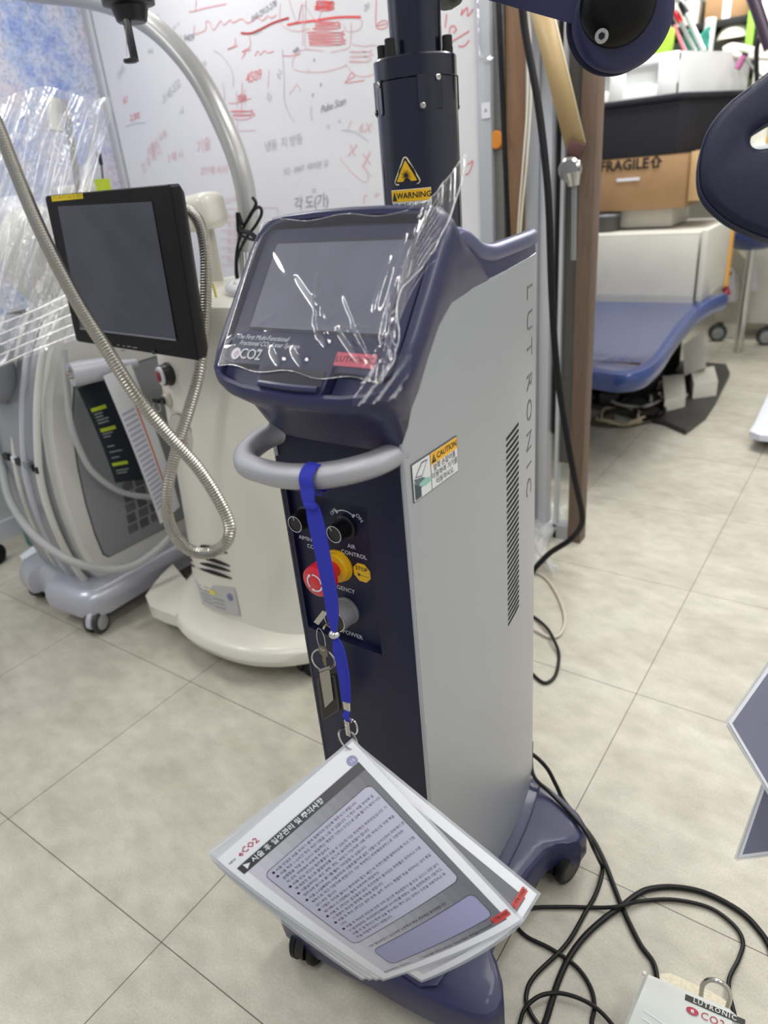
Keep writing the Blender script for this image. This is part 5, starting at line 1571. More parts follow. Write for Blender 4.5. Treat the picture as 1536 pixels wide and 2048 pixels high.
# steel flexible hose looping in front of the cream machine
hp_ = [(-30, 195, 1.62), (0, 262, 1.61), (40, 365, 1.60), (85, 470, 1.58), (150, 597, 1.57), (215, 702, 1.56), (275, 795, 1.57), (335, 868, 1.62), (395, 935, 1.68), (437, 1000, 1.72), (459, 1050, 1.74), (452, 1086, 1.75), (418, 1106, 1.76), (378, 1099, 1.77), (348, 1068, 1.78), (334, 1020, 1.80),
       (338, 960, 1.81), (356, 890, 1.82), (378, 820, 1.80), (398, 745, 1.78), (408, 660, 1.78), (412, 580, 1.78), (411, 505, 1.78), (400, 450, 1.79), (378, 422, 1.80), (345, 412, 1.81), (310, 420, 1.84)]
pts = spline([P(x, y, d=d) for x, y, d in hp_], 26)
fr = frames(pts)
acc, rings = 0.0, []
res_, last = [], pts[0]
for p, (t, a, b) in zip(pts, fr):
    acc += (p - last).length
    last = p
    res_.append((acc, p, a, b))
mb = MB()
step = 0.0036
i, s_ = 0, 0.0
total = res_[-1][0]
n_ = 14
k = 0
while s_ < total:
    while i < len(res_) - 2 and res_[i + 1][0] < s_: i += 1
    l0, p0, a, b = res_[i]
    l1, p1, a1, b1 = res_[i + 1]
    t = (s_ - l0) / max(1e-9, l1 - l0)
    p = p0.lerp(p1, t)
    r_ = 0.0134 if k % 2 else 0.0160
    rings.append([p + (a * math.cos(2 * math.pi * j / n_) + b * math.sin(2 * math.pi * j / n_)) * r_ for j in range(n_)])
    s_ += step
    k += 1
mb.loft(rings, mat('ribbed_steel', S(178, 175, 168), 0.3, metal=0.9))
tag(mb.build('steel_hose', loc=P(418, 1106, d=1.76), angle=20), 'ribbed flexible steel hose crossing the black monitor and looping below it', 'hose')

# black handpiece hanging at the top
HD = thing('hanging_handpiece', 'black cone-shaped handpiece with a thin stem hanging at the top left', 'handpiece', P(262, 120, d=1.6))
pz = P(265, 46, d=1.6)
mb = MB(); mb.lathe(pz, (0.02, 0, 1), [(0, 0), (0, 0.030), (0.003, 0.034), (0.030, 0.042), (0.034, 0.058), (0.07, 0.062), (0.12, 0.05), (0.12, 0)], BLACK, 32); mb.build('cone_housing', HD)
ps, pe = P(261, 45, d=1.59), P(262, 118, d=1.59)
mb = MB(); mb.box((ps + pe) / 2, (0.016, 0.012, (ps - pe).length), BLACK, bev=0.002)
mb.tube([P(251, 0, d=1.575), P(251, 50, d=1.575), P(254, 112, d=1.58)], 0.0016, MATS['clear_tube'], n=6); mb.build('stem', HD)
mb = MB(); mb.lathe(P(262, 126, d=1.59), (0, 0, 1), [(0, 0), (0, 0.013), (0.002, 0.016), (0.007, 0.016), (0.009, 0.013), (0.009, 0)], BLACK, 24); mb.build('tip_disc', HD)

# ------------------------------------------------------------------ silver and grey machine at the far left
SM = thing('silver_treatment_machine', 'silver and grey curved treatment machine on castors at the far left', 'medical machine', (-2.36, 1.42, 0.0))
X1, X0 = -2.15, -2.56
front_c = [(1.26, 1.06), (1.19, 0.95), (1.131, 0.826), (1.10, 0.72), (1.085, 0.62), (1.077, 0.50), (1.077, 0.403), (1.085, 0.30), (1.109, 0.188), (1.13, 0.14)]
back_c = [(1.80, 0.14), (1.84, 0.3), (1.85, 0.6), (1.82, 0.85), (1.74, 1.0), (1.62, 1.06)]
prof = front_c + back_c
py_ = sum(p[0] for p in prof) / len(prof); pz_ = 0.6


def srg(x, k=1.0, dy=0.0): return [V((x, py_ + (y - py_) * k + dy, pz_ + (z - pz_) * k)) for y, z in prof]


CRW = mat('warm_white_shell', S(206, 206, 202), 0.3, coat=0.2)
SLV = mat('silver_grey_shell', S(158, 160, 166), 0.32, metal=0.5)
mb = MB(); mb.loft([srg(X0, 0.93), srg(X0 + 0.02, 0.985), srg(X0 + 0.06), srg(X1 - 0.06), srg(X1 - 0.015, 0.99), srg(X1, 0.95)], CRW); mb.build('body_shell', SM)
mb = MB()
fb = [(y - 0.022, z) for y, z in front_c]
xs_ = (X0 + 0.05, X0 + 0.10, X0 + 0.20, X1 - 0.11, X1 - 0.055, X1 - 0.035)
ds = (0.03, 0.0, -0.015, -0.012, 0.006, 0.03)
mb.loft([[V((x, y + d, z)) for y, z in fb] + [V((x, y + 0.1, z)) for y, z in reversed(fb)] for x, d in zip(xs_, ds)], SLV); mb.build('front_band', SM, label='silver front band')
mb = MB()
pn = [(1.236, 0.86), (1.200, 0.77), (1.176, 0.68), (1.160, 0.58), (1.150, 0.45), (1.150, 0.33), (1.158, 0.245), (1.175, 0.225), (1.45, 0.222), (1.72, 0.222), (1.74, 0.5), (1.72, 0.86)]
mb.prism(pn, lambda y, z: V((X1 - 0.012, y, z)), lambda y, z: V((X1 + 0.002, y, z)), mat('panel_gap_dark', S(86, 88, 92), 0.6))
mb.prism([(1.45 + (y - 1.45) * 0.985, 0.54 + (z - 0.54) * 0.985) for y, z in pn], lambda y, z: V((X1 - 0.01, y, z)), lambda y, z: V((X1 + 0.006, y, z)), MIDG); 
mb.build('side_panel', SM, label='flat grey side panel')
SPN = SM.children[-1]
mb = MB()
for r_ in range(5):
    for c_ in range(4):
        y0, z0 = 1.275 + 0.052 * c_ + 0.006 * (4 - r_), 0.462 - 0.040 * r_
        for k in range(5):
            if (r_ + c_) % 2: mb.box((X1 + 0.0065, y0 + 0.022, z0 - 0.007 * k), (0.001, 0.038, 0.0036), BLACKM)
            else: mb.box((X1 + 0.0065, y0 + 0.006 + 0.0085 * k, z0 - 0.014), (0.001, 0.0036, 0.032), BLACKM)
tag(mb.build('vent_pattern', SPN, recalc=False), 'block of black ventilation slots', None)['kind'] = 'stuff'
mb = MB()
bp_ = [(-2.60, 1.06), (-2.56, 1.03), (-2.47, 1.015), (-2.455, 1.045), (-2.33, 1.03), (-2.32, 0.995), (-2.14, 1.005), (-2.09, 1.03), (-2.07, 1.08), (-2.075, 1.3), (-2.07, 1.60), (-2.09, 1.80), (-2.2, 1.86), (-2.5, 1.86), (-2.62, 1.80), (-2.63, 1.2)]
cxb, cyb = -2.35, 1.42
rb = lambda z, k: [V((cxb + (x - cxb) * k, cyb + (y - cyb) * k, z)) for x, y in bp_]
mb.loft([rb(0.064, 0.97), rb(0.069, 0.99), rb(0.11, 1.0), rb(0.135, 0.985), rb(0.155, 0.95), rb(0.165, 0.88)], mat('silver_base_paint', S(184, 186, 198), 0.3, metal=0.35, coat=0.2))
mb.build('wheeled_base', SM, angle=40)
mb = MB()
fo = [P(x, y, z=0.10) for x, y in ((39, 1112), (82, 1080), (98, 1092), (56, 1130))]
mb.loft([[p - V((0, 0, 0.035)) for p in fo], fo], WHITEP); mb.build('brake_pedal', SM, label='white brake pedal')
for x, y in ((-2.115, 1.055), (-2.55, 1.10), (-2.14, 1.75), (-2.55, 1.75)):
    caster(SM, x, y, 0.08, 110, 0.042, wheelm=mat('grey_wheel_tyre', S(52, 52, 56), 0.5), fork=LIGHTG, body=mat('wheel_hub_grey', S(168, 168, 170), 0.5))
mb = MB()
hd0 = P(95, 520, x=-2.28)
for cc, rx, ry, rz, m in ((hd0, 0.11, 0.14, 0.17, CRW), (P(45, 470, x=-2.42), 0.10, 0.12, 0.12, LIGHTG), (P(125, 640, x=-2.25), 0.07, 0.09, 0.10, CRW)):
    bm = bmesh.new(); bmesh.ops.create_uvsphere(bm, u_segments=32, v_segments=20, radius=1)
    mb.take(bm, Matrix.Translation(cc) @ Matrix.Rotation(0.35, 4, 'X') @ Matrix.Diagonal((rx, ry, rz, 1)), m)
mb.tube([P(90, 425, x=-2.17), P(60, 500, x=-2.15), P(58, 560, x=-2.14), P(75, 615, x=-2.14)], 0.007, LIGHTG, n=8)
mb.box(P(100, 495, x=-2.13), (0.02, 0.03, 0.012), BLACKM, Matrix.Rotation(0.5, 3, 'X'))
for (a, b) in (((85, 690), (60, 1010)), ((108, 690), (84, 1010))):
    pass
mb.build('rounded_head', SM, label='rounded white head')
mb = MB()
for ox, r_, m in ((-0.30, 0.011, CRW), (-0.24, 0.014, LIGHTG), (-0.16, 0.012, CRW)):
    mb.tube([V((-2.22 + (ox + 0.24) * 0.9, 1.36, 1.20)), V((-2.24 + (ox + 0.24), 1.22, 1.05)), V((-2.25 + (ox + 0.24), 1.13, 0.88)), V((-2.26 + (ox + 0.24), 1.072, 0.70)), V((-2.27 + (ox + 0.24), 1.045, 0.55)), V((-2.275 + (ox + 0.24), 1.048, 0.38)), V((-2.28 + (ox + 0.24), 1.075, 0.22)), V((-2.28 + (ox + 0.24), 1.10, 0.15))], r_, m, n=10)
mb.build('front_tube', SM)
mb = MB()
mb.lathe(P(10, 790, x=-2.36), (0.1, -0.35, 0.9), [(0, 0.05), (0.04, 0.075), (0.13, 0.095), (0.135, 0.088), (0.06, 0.06), (0.06, 0)], SLV, 32)
mb.build('cup_holder', SM)
mb = MB()
for k, (w_, m) in enumerate(((0.030, INK), (0.018, WHITEP), (0.034, INK), (0.026, MIDG), (0.008, INK), (0.012, INK))):
    x = -2.36 + sum((0.045, 0.030, 0.042, 0.038, 0.022, 0.03)[:k])
    mb.box((x, 1.046, 0.632 - 0.004 * k), (w_, 0.014, 0.022), m)
mb.build('maker_plate', SM, label='black and white logo plate')
HOSEG = mat('grey_hose', S(172, 174, 176), 0.35, coat=0.2)
cable('grey_hose', 'thick grey hose sweeping round the lower front of the silver machine', [P(-40, 820, x=-2.5), P(0, 921, x=-2.42), P(21, 1002, x=-2.34), P(70, 1072, x=-2.22), P(141, 1121, x=-2.10), P(211, 1139, x=-2.05), P(264, 1132, x=-2.02), P(310, 1103, x=-2.0), P(345, 1070, x=-1.99)], 0.014, HOSEG, cat='hose', n=12)
cable('grey_hose', 'grey hose curving down over the vented side panel of the silver machine', [P(128, 700, x=-2.10), P(134, 773, x=-2.09), P(141, 847, x=-2.09), P(160, 900, x=-2.09), P(185, 943, x=-2.09), P(225, 975, x=-2.09), P(260, 989, x=-2.09), P(305, 995, x=-2.08)], 0.010, HOSEG, cat='hose')
mb = MB()
ca, cb_ = P(150, 748, x=-2.04), P(205, 738, x=-2.02)
mb.lathe(ca, cb_ - ca, [(0, 0), (0, 0.020), (-0.012, 0.024), (-0.012, 0.036), (0.02, 0.038), (0.05, 0.036), (0.10, 0.034), (0.13, 0.024), (0.16, 0.016), (0.20, 0.013), (0.20, 0)], LIGHTG, 28)
for k in range(6):
    mb.lathe(ca + V((0, -0.002, 0)) + (V((0, math.cos(k), math.sin(k))) * 0.012), ca - cb_, [(0, 0), (0.012, 0.003), (0.016, 0)], mat('brass_pin', S(190, 160, 90), 0.3, metal=1), 8)
tag(mb.build('cable_connector', loc=ca), 'grey multi-pin cable connector wrapped in clear plastic beside the black monitor', 'connector')
# leaflets hanging between the machines
mb = MB()
lq4 = [P(x, y, x=-2.06) for x, y in ((154, 776), (207, 756), (286, 958), (230, 966))]
lf = lambda u, v, e=0.0: (lq4[0] * (1 - u) + lq4[1] * u) * (1 - v) + (lq4[3] * (1 - u) + lq4[2] * u) * v + V((e, -e * 0.3, 0)) + V((0.012 * math.sin(v * 3), 0, 0))
mb.grid(lambda u, v: lf(u, v), 6, 16, mat('leaflet_dark_green', S(22, 34, 42), 0.4)); mb.grid(lambda u, v: lf(u, v, -0.001), 6, 16, PAPER)
LIME = mat('lime_print', S(186, 206, 50), 0.5)
for v0, u0 in ((0.215, 0.12), (0.42, 0.14), (0.78, 0.10)):
    mb.grid(lambda u, v: lf(u0 + 0.55 * u, v0 + 0.035 * v, 0.0012), 4, 1, LIME)
for v0 in (0.27, 0.30, 0.33, 0.36, 0.47, 0.50, 0.60, 0.66, 0.72, 0.86, 0.89):
    mb.grid(lambda u, v: lf(0.16 + (0.35 + 0.1 * math.sin(v0 * 60)) * u, v0 + 0.012 * v, 0.0012), 4, 1, mat('leaflet_print', S(150, 158, 156), 0.5))
tag(mb.build('folded_leaflet', loc=lq4[3], recalc=False), 'dark green leaflet with lime headings hanging by the vented grey panel', 'leaflet')
mb = MB()
pq = [P(x, y, x=-1.98) for x, y in ((206, 752), (262, 728), (357, 1012), (318, 1048))]
pf = lambda u, v, e=0.0: (pq[0] * (1 - u) + pq[1] * u) * (1 - v) + (pq[3] * (1 - u) + pq[2] * u) * v + V((e, -e * 0.3, 0)) + V((0.015 * math.sin(v * 2.6), 0, 0))
mb.grid(lambda u, v: pf(u, v), 6, 16, PAPER)
mb.grid(lambda u, v: pf(0.62 + 0.06 * u, 0.22 + 0.62 * v, 0.001), 2, 14, mat('orange_print', S(214, 130, 96), 0.5))
for k in range(20):
    mb.grid(lambda u, v: pf(0.08 + 0.48 * u, 0.24 + 0.034 * k + 0.016 * v, 0.001), 4, 1, mat('violet_text_print', S(178, 178, 206), 0.5))
tag(mb.build('paper_sheet', loc=pq[3], recalc=False), 'white paper sheet with an orange stripe hanging between the two machines', 'paper')
mb = MB()
mb.box((-2.93, 1.45, 0.42), (0.22, 0.30, 0.84), mat('teal_plastic', S(40, 128, 128), 0.5), bev=0.01)
tag(mb.build('teal_cabinet', loc=(-2.93, 1.45, 0)), 'teal cabinet mostly hidden behind the silver machine at the left edge', 'cabinet')
mb = MB(); mb.lathe(P(-8, 1108, z=0.045), (1, 0.35, 0), [(-0.02, 0), (-0.02, 0.035), (-0.012, 0.045), (0.012, 0.045), (0.02, 0.035), (0.02, 0)], RUBBER, 28)
tag(mb.build('caster_wheel', loc=P(-8, 1108, z=0.0)), 'black castor wheel cut off by the left edge of the view', 'wheel')

# clear wrapping over the silver machine
WRAP = film_mat('clear_wrap', base=0.10, edge=0.65, rough=0.12, scale=(9, 40, 7), bump=0.7, haze=0.10, dist=0.02)


def wrap_pt(u, v):
    top = (-70 + 300 * u, 185 + 12 * math.sin(u * 9))
    bot = (-150 + 325 * u, 790 - 120 * u)
    px = top[0] * (1 - v) + bot[0] * v - (26 * math.sin(v * 3.1) if u > 0.9 else 0)
    py = top[1] * (1 - v) + bot[1] * v
    x = -2.02 - 0.10 * (1 - v) + 0.035 * noise.noise(V((u * 9 + v * 5, v * 2.2, 1.1))) + 0.012 * noise.noise(V((u * 34 + v * 16, v * 5, 4.2)))
    return P(px, py, x=x - 0.12 * (1 - u))


mb = MB(); mb.grid(wrap_pt, 90, 80, WRAP)
for k in range(16):
    v0, v1 = 0.02 + 0.05 * random.random(), 0.35 + 0.6 * random.random()
    u0 = random.random() * 0.95
    mb.tube([wrap_pt(min(1, u0 + 0.10 * (1 - t)), v0 + (v1 - v0) * t) + V((0.006, 0, 0)) for t in [i / 8 for i in range(9)]], lambda t: 0.0016 * math.sin(math.pi * min(max(t, 0.03), 0.97)), FILMW, n=5, k=2)
for k in range(5):
    mb.tube([P(-10 + 3 * k, 735 - 22 * k, x=-2.0), P(70, 700 - 20 * k, x=-1.985), P(152 - 4 * k, 668 - 20 * k, x=-1.98)], 0.0018, FILMW, n=5)
tag(mb.build('plastic_wrap', loc=P(100, 700, x=-2.05), recalc=False, angle=80), 'crumpled clear plastic wrap stretched over the silver machine at the left', 'plastic wrap')
mb = MB()
mb.tube([P(128, 200, x=-2.45), P(150, 330, x=-2.45), P(160, 420, x=-2.45)], 0.012, mat('grey_rod', S(128, 128, 132), 0.4), n=10)
mb.cyl(P(107, 198, x=-2.5), P(112, 262, x=-2.5), 0.024, CRW, n=16)
mb.cyl(P(196, 304, x=-2.4), P(203, 330, x=-2.4), 0.010, BLACK, r1=0.006, n=12)
mb.tube([P(203, 328, x=-2.4), P(210, 400, x=-2.4)], 0.003, BLACK, n=6)
for k in range(6): mb.tube([P(165 + 8 * k, 330, x=-2.46), P(172 + 8 * k, 420, x=-2.46)], 0.004, mat('white_straw', S(204, 206, 212), 0.4), n=6)
mb.box(P(206, 370, x=-2.38), (0.02, 0.05, 0.04), LIME)
mb.box(P(160, 385, x=-2.5), (0.10, 0.16, 0.05), CRW, bev=0.01)
tag(mb.build('accessory_rack', loc=P(160, 420, x=-2.45)), 'rack of rods and tubes standing behind the wrapped machine and black monitor', 'rack')

# ------------------------------------------------------------------ strap and clasp at the door posts
mb = MB()
s0, s1 = P(1072, -20, y=2.30), P(1150, 292, y=2.33)
mb.ribbon([s0, s1], 0.062, V((0, -1, 0)), mat('tan_strap', S(190, 164, 118), 0.45, noise_amt=0.1, noise_scale=8), smooth=False)
mb.ribbon([s0 + V((0.033, 0, 0.004)), s1 + V((0.03, 0, 0.006))], 0.006, V((0, -1, 0)), mat('strap_edge', S(222, 206, 170), 0.4), smooth=False)
tag(mb.build('tan_strap', loc=s0, recalc=False, thick=0.003), 'wide tan strap slanting down in front of the grey door posts', 'strap')
mb = MB()
c = P(1146, 330, y=2.33)
mb.box(P(1152, 298, y=2.325), (0.05, 0.012, 0.04), mat('maroon_leather', S(84, 52, 50), 0.5), Matrix.Rotation(0.35, 3, 'Y'), bev=0.004)
mb.lathe(c + V((-0.004, -0.012, -0.012)), (0, -1, 0), [(0, 0), (0, 0.038), (0.008, 0.036), (0.014, 0.028), (0.014, 0)], STEEL, 28)
mb.cyl(P(1146, 345, y=2.32), P(1148, 372, y=2.32), 0.026, STEEL, r1=0.018, n=20)
mb.cyl(P(1149, 372, y=2.33), P(1147, 520, y=2.33), 0.009, mat('grey_rod_metal', S(150, 152, 154), 0.35, metal=0.7), n=12)
tag(mb.build('metal_clasp', loc=c), 'polished metal clasp at the lower end of the tan strap', 'clasp')
mb = MB()
mb.lathe(P(992, 280, y=2.36), (0, -1, 0), [(-0.01, 0), (-0.01, 0.024), (0.0, 0.028), (0.006, 0.024), (0.006, 0)], mat('orange_plastic', S(226, 142, 48), 0.4), 20)
tag(mb.build('orange_tag', loc=P(998, 280, y=2.34)), 'small orange disc half hidden by the grey strip beside the whiteboard', 'tag')
# crumpled bag on the floor behind the console
mb = MB()
BAG = film_mat('bag_plastic', base=0.18, edge=0.7, rough=0.15, scale=(30, 30, 30), bump=0.9, haze=0.28, dist=0.02)


def bag(u, v):
    q = P(1045 + 90 * v + 18 * math.sin(u * 7), 1010 + 150 * u + 10 * math.sin(v * 9), z=0.0)
    h = 0.035 + 0.05 * math.sin(math.pi * min(1, max(0, v))) * math.sin(math.pi * u) + 0.03 * noise.noise(V((u * 9, v * 9, 2.2)))
    return V((q.x - 0.05, q.y + 0.0, max(0.003, h)))


mb.grid(bag, 30, 30, BAG)
tag(mb.build('plastic_bag', loc=P(1090, 1090, z=0.0), recalc=False, angle=80), 'crumpled clear plastic bag on the floor between the console and door posts', 'plastic bag')

# ------------------------------------------------------------------ navy padded cushion at the right edge
mb = MB()
PADM = mat('navy_vinyl', S(23, 28, 52), 0.55, spec=0.3, bump=0.5, bump_scale=500)
out = [(1640, 60), (1560, 130), (1500, 178), (1455, 215), (1420, 262), (1404, 315), (1403, 365), (1416, 398), (1450, 432), (1490, 455), (1540, 474), (1600, 486), (1700, 480), (1720, 300), (1620, 292), (1560, 296), (1520, 302), (1500, 294), (1497, 276), (1506, 262), (1530, 246), (1580, 215), (1660, 150)]
pd = 1.62
PN = (CAM - P(1480, 330, d=pd)).normalized() + V((0.25, 0, 0.35))
PN.normalize()
pc = P(1480, 330, d=pd)


def padp(px, py):
    r = ray(px, py)
    return CAM + r * ((pc - CAM).dot(PN) / r.dot(PN))


ring0 = spline([padp(*p) for p in out], 3, True)
ctr = sum(ring0, V()) / len(ring0)
nn_ = len(ring0)


def inset(k, h):
    res = []
    for i, p in enumerate(ring0):
        t = (ring0[(i + 1) % nn_] - ring0[i - 1]).normalized()
        s = t.cross(PN)
        res.append(p + s * k + PN * h)
    return res


sg = 1
t_ = (ring0[1] - ring0[-1]).normalized().cross(PN)
if t_.dot(ring0[0] - ctr) > 0: sg = -1
mb.loft([inset(0.006 * sg, -0.05), inset(-0.002 * sg, -0.045), inset(-0.004 * sg, -0.02), inset(0.0, 0.0), inset(0.007 * sg, 0.009), inset(0.016 * sg, 0.013)], PADM)
fr_ = inset(0.0075 * sg, 0.010)
mb.tube([p for p in inset(-0.004 * sg, -0.006)], 0.0022, mat('pad_piping', S(38, 42, 70), 0.45), n=6, closed=True, k=1, smooth=False)
tag(mb.build('padded_cushion', loc=pc, angle=45), 'dark navy padded cushion with a rounded notch at the right edge', 'cushion')

# ------------------------------------------------------------------ blue treatment bed carrying boxes, beyond the doorway
BED = thing('treatment_bed', 'blue vinyl treatment bed under clear plastic, loaded with boxes beyond the doorway', 'bed', (-1.45, 4.0, 0.0))
BLU = mat('blue_vinyl', S(38, 62, 122), 0.3, coat=0.5, noise_amt=0.15, noise_scale=6)
bz = 0.53
edge = [P(1110, 745, z=0.50), P(1180, 745, z=0.50), P(1240, 752, z=0.50), P(1290, 742, z=0.505), P(1325, 712, z=0.52), P(1352, 672, z=0.54), P(1385, 632, z=0.57), P(1420, 604, z=0.60), P(1452, 590, z=0.61)]
ed = spline(edge, 5)
mb = MB()
bk = [V((min(p.x - 0.05, -0.95 - 1.0 * (1 - i / len(ed))), 0, 0)) for i, p in enumerate(ed)]
n_ = len(ed)
inner = []
for i, p in enumerate(ed):
    t = i / (n_ - 1)
    inner.append(p)
# padded slab: rim cross-section swept, surface filled to the far left side
far = [V((-2.3, p.y + (0.5 if i < n_ * 0.4 else 0.05), p.z)) for i, p in enumerate(ed)]
r1 = [p + V((0, 0, -0.075)) for p in ed]
r2 = [p + V((0.012, -0.012, -0.05)) for p in ed]
r3 = [p + V((0.016, -0.016, -0.015)) for p in ed]
r4 = [p + V((0.004, -0.004, 0.008)) for p in ed]
r5 = [p + V((-0.03, 0.035, 0.006)) for p in ed]
r6 = [p + V((-0.07, 0.09, -0.014)) for p in ed]
r7 = [p.lerp(f, 0.5) + V((0, 0.06, -0.018)) for p, f in zip(ed, far)]
r8 = [f + V((0, 0, -0.02)) for f in far]
r9 = [f + V((0, 0, -0.09)) for f in far]
mb.loft([r1, r2, r3, r4, r5, r6, r7, r8, r9, r1], BLU, closed=False)
mb.build('mattress_pad', BED, recalc=True, angle=50)
mb = MB()
mb.grid(lambda u, v: (lambda p, f: p.lerp(f, 0.02 + 0.5 * v) + V((0.0, 0.0, 0.016 + 0.006 * noise.noise(V((u * 8, v * 7, 1))))))(ed[min(n_ - 1, int(u * (n_ - 1)))], far[min(n_ - 1, int(u * (n_ - 1)))]), 40, 16, film_mat('bed_cover_film', base=0.04, edge=0.4, rough=0.14, scale=(5, 2, 5), bump=0.25, dist=0.02))
mb.build('clear_cover', BED, recalc=False, angle=80, label='clear plastic cover')
mb = MB()
WSH = mat('bed_white_shell', S(216, 214, 204), 0.4)
mb.box((-1.35, 4.55, 0.25), (0.5, 0.7, 0.42), BLACKM, bev=0.02)
mb.loft([[P(x, y, y=4.5) for x, y in q] for q in (((1366, 690), (1408, 660), (1412, 735), (1368, 752)),)] + [[P(x, y, y=4.9) for x, y in ((1366, 690), (1408, 660), (1412, 735), (1368, 752))]], WSH)
mb.build('pedestal', BED)
mb = MB()
bp4 = [P(x, y, z=0.03) for x, y in ((1150, 800), (1330, 842), (1372, 860), (1412, 830), (1432, 800), (1460, 745), (1452, 728), (1390, 722), (1180, 720))]
mb.loft([[p - V((0, 0, 0.028)) for p in bp4], bp4], mat('dark_base_metal', S(58, 56, 54), 0.5))
mb.build('floor_plate', BED)
mb = MB()
for a, b, h in ((((1382, 740), (1428, 732)), ((1436, 762), (1388, 768)), 0.12), (((1325, 752), (1368, 748)), ((1372, 790), (1330, 800)), 0.10)):
    q4 = [P(x, y, z=h) for x, y in (a[0], a[1], b[0], b[1])]
    mb.loft([[V((p.x, p.y, h - 0.09)) for p in q4], q4], CREAM)
mb.build('foot_pedals', BED)
# clutter of cables and parts beneath the bed
random.seed(5)
for k, (x0, y0, w0, r0, m, lb) in enumerate(((1215, 790, 40, 0.012, RUBBER, 'black cable coiled under the bed nearest the door post'), (1270, 800, 45, 0.008, mat('grey_flex', S(170, 168, 160), 0.5), 'grey ribbed cable looping under the front of the bed'), (1240, 832, 48, 0.007, mat('beige_flex', S(176, 164, 136), 0.5), 'beige cable coil lying furthest forward under the bed'),
                                             (1348, 790, 26, 0.010, MATS['grey_flex'], 'pale cable loop beside the bed foot pedals'), (1300, 822, 30, 0.010, RUBBER, 'black cable knot on the floor in front of the bed base'))):
    pts = [P(x0 + w0 * math.cos(a) * (0.7 + 0.5 * random.random()), y0 + 0.32 * w0 * math.sin(a) * (0.7 + 0.5 * random.random()), z=0.04 + 0.02 * math.sin(a * 2.3)) for a in [i * 0.7 for i in range(15)]]
    cable('under_bed_cable', lb, pts, r0, m, grp='cables under the bed')
cable('under_bed_cable', 'long grey cable lying in a flat arc on the floor below the bed', [P(x, y, z=0.008) for x, y in ((1176, 846), (1200, 850), (1240, 853), (1280, 848), (1312, 840), (1325, 834), (1327, 828))], 0.008, mat('dark_flex', S(84, 82, 76), 0.5), grp='cables under the bed')
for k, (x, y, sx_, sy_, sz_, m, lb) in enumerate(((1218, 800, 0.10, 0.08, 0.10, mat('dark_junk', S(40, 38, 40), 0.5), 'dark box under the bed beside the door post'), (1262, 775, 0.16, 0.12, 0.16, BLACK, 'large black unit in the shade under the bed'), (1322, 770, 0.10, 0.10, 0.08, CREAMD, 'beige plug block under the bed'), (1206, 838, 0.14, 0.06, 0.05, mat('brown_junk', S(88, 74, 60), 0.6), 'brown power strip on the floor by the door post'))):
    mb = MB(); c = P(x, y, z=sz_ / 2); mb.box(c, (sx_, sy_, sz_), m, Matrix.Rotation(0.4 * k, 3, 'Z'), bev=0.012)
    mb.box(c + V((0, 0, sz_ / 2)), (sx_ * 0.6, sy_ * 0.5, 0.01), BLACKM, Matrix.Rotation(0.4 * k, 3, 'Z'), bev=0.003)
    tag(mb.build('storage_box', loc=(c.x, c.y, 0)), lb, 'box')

# white carton on the bed
fy_ = 4.25
WC = [P(1090, 612, y=fy_), P(1385, 604, y=fy_), P(1400, 468, y=fy_), P(1090, 470, y=fy_)]
CARDW = mat('white_carton', S(212, 210, 200), 0.6, noise_amt=0.05, noise_scale=8)
x0c, x1c, z0c, z1c = WC[0].x - 0.1, WC[1].x, 0.57, WC[2].z


def carton(name, label, x0, x1, y0, y1, z0, z1, m, rot=0.0, flaps=True, grp=None, tape=None):
    mb = MB()
    c = V(((x0 + x1) / 2, (y0 + y1) / 2, (z0 + z1) / 2))
    R_ = Matrix.Rotation(rot, 3, 'Z')
    mb.box(c, (x1 - x0, y1 - y0, z1 - z0), m, R_, bev=0.004)
    t = thing(name, label, 'box', (c.x, c.y, z0), grp)
    mb.build('box_body', t)
    if flaps:
        mb = MB()
        w_ = (y1 - y0) / 2 - 0.004
        for s in (-1, 1):
            mb.box(c + R_ @ V((0, s * (w_ / 2 + 0.002), (z1 - z0) / 2 + 0.003)), (x1 - x0 - 0.004, w_, 0.005), m, R_)
        mb.build('lid_flap', t)
    if tape:
        mb = MB(); mb.box(c + R_ @ V((0, -(y1 - y0) / 2 - 0.001, 0)), (0.05, 0.002, z1 - z0), tape, R_); mb.box(c + R_ @ V((0, 0, (z1 - z0) / 2 + 0.0065)), (0.05, y1 - y0, 0.001), tape, R_)
        mb.build('sealing_tape', t)
    return t, c, R_


t, c, _ = carton('white_carton', 'large white cardboard carton sitting on the blue bed', x0c, x1c, fy_, fy_ + 0.85, z0c, z1c, CARDW)
mb = MB()
mb.box((x1c + 0.03, fy_ + 0.32, (z0c + z1c) / 2 + 0.02), (0.03, 0.66, z1c - z0c), CARDW, bev=0.003)
mb.box((x1c + 0.047, fy_ + 0.63, (z0c + z1c) / 2 + 0.02), (0.02, 0.05, z1c - z0c + 0.04), mat('orange_edge', S(232, 172, 70), 0.5))
tag(mb.build('foam_board', loc=(x1c + 0.03, fy_ + 0.3, z0c)), 'white board with an orange edge leaning on the right side of the carton', 'board')
mb = MB()
cc = P(1212, 440, y=4.5)
mb.cyl((cc.x, cc.y, z1c + 0.008), (cc.x, cc.y, z1c + 0.10), 0.085, mat('dark_grey_canister', S(66, 64, 62), 0.5), n=32, bev=0.006)
mb.cyl((cc.x, cc.y, z1c + 0.09), (cc.x, cc.y, z1c + 0.104), 0.089, mat('canister_lid', S(120, 122, 130), 0.4), n=32, bev=0.004)
tag(mb.build('dark_canister', loc=(cc.x, cc.y, z1c)), 'dark round canister standing on the white carton left of centre', 'canister')
mb = MB()
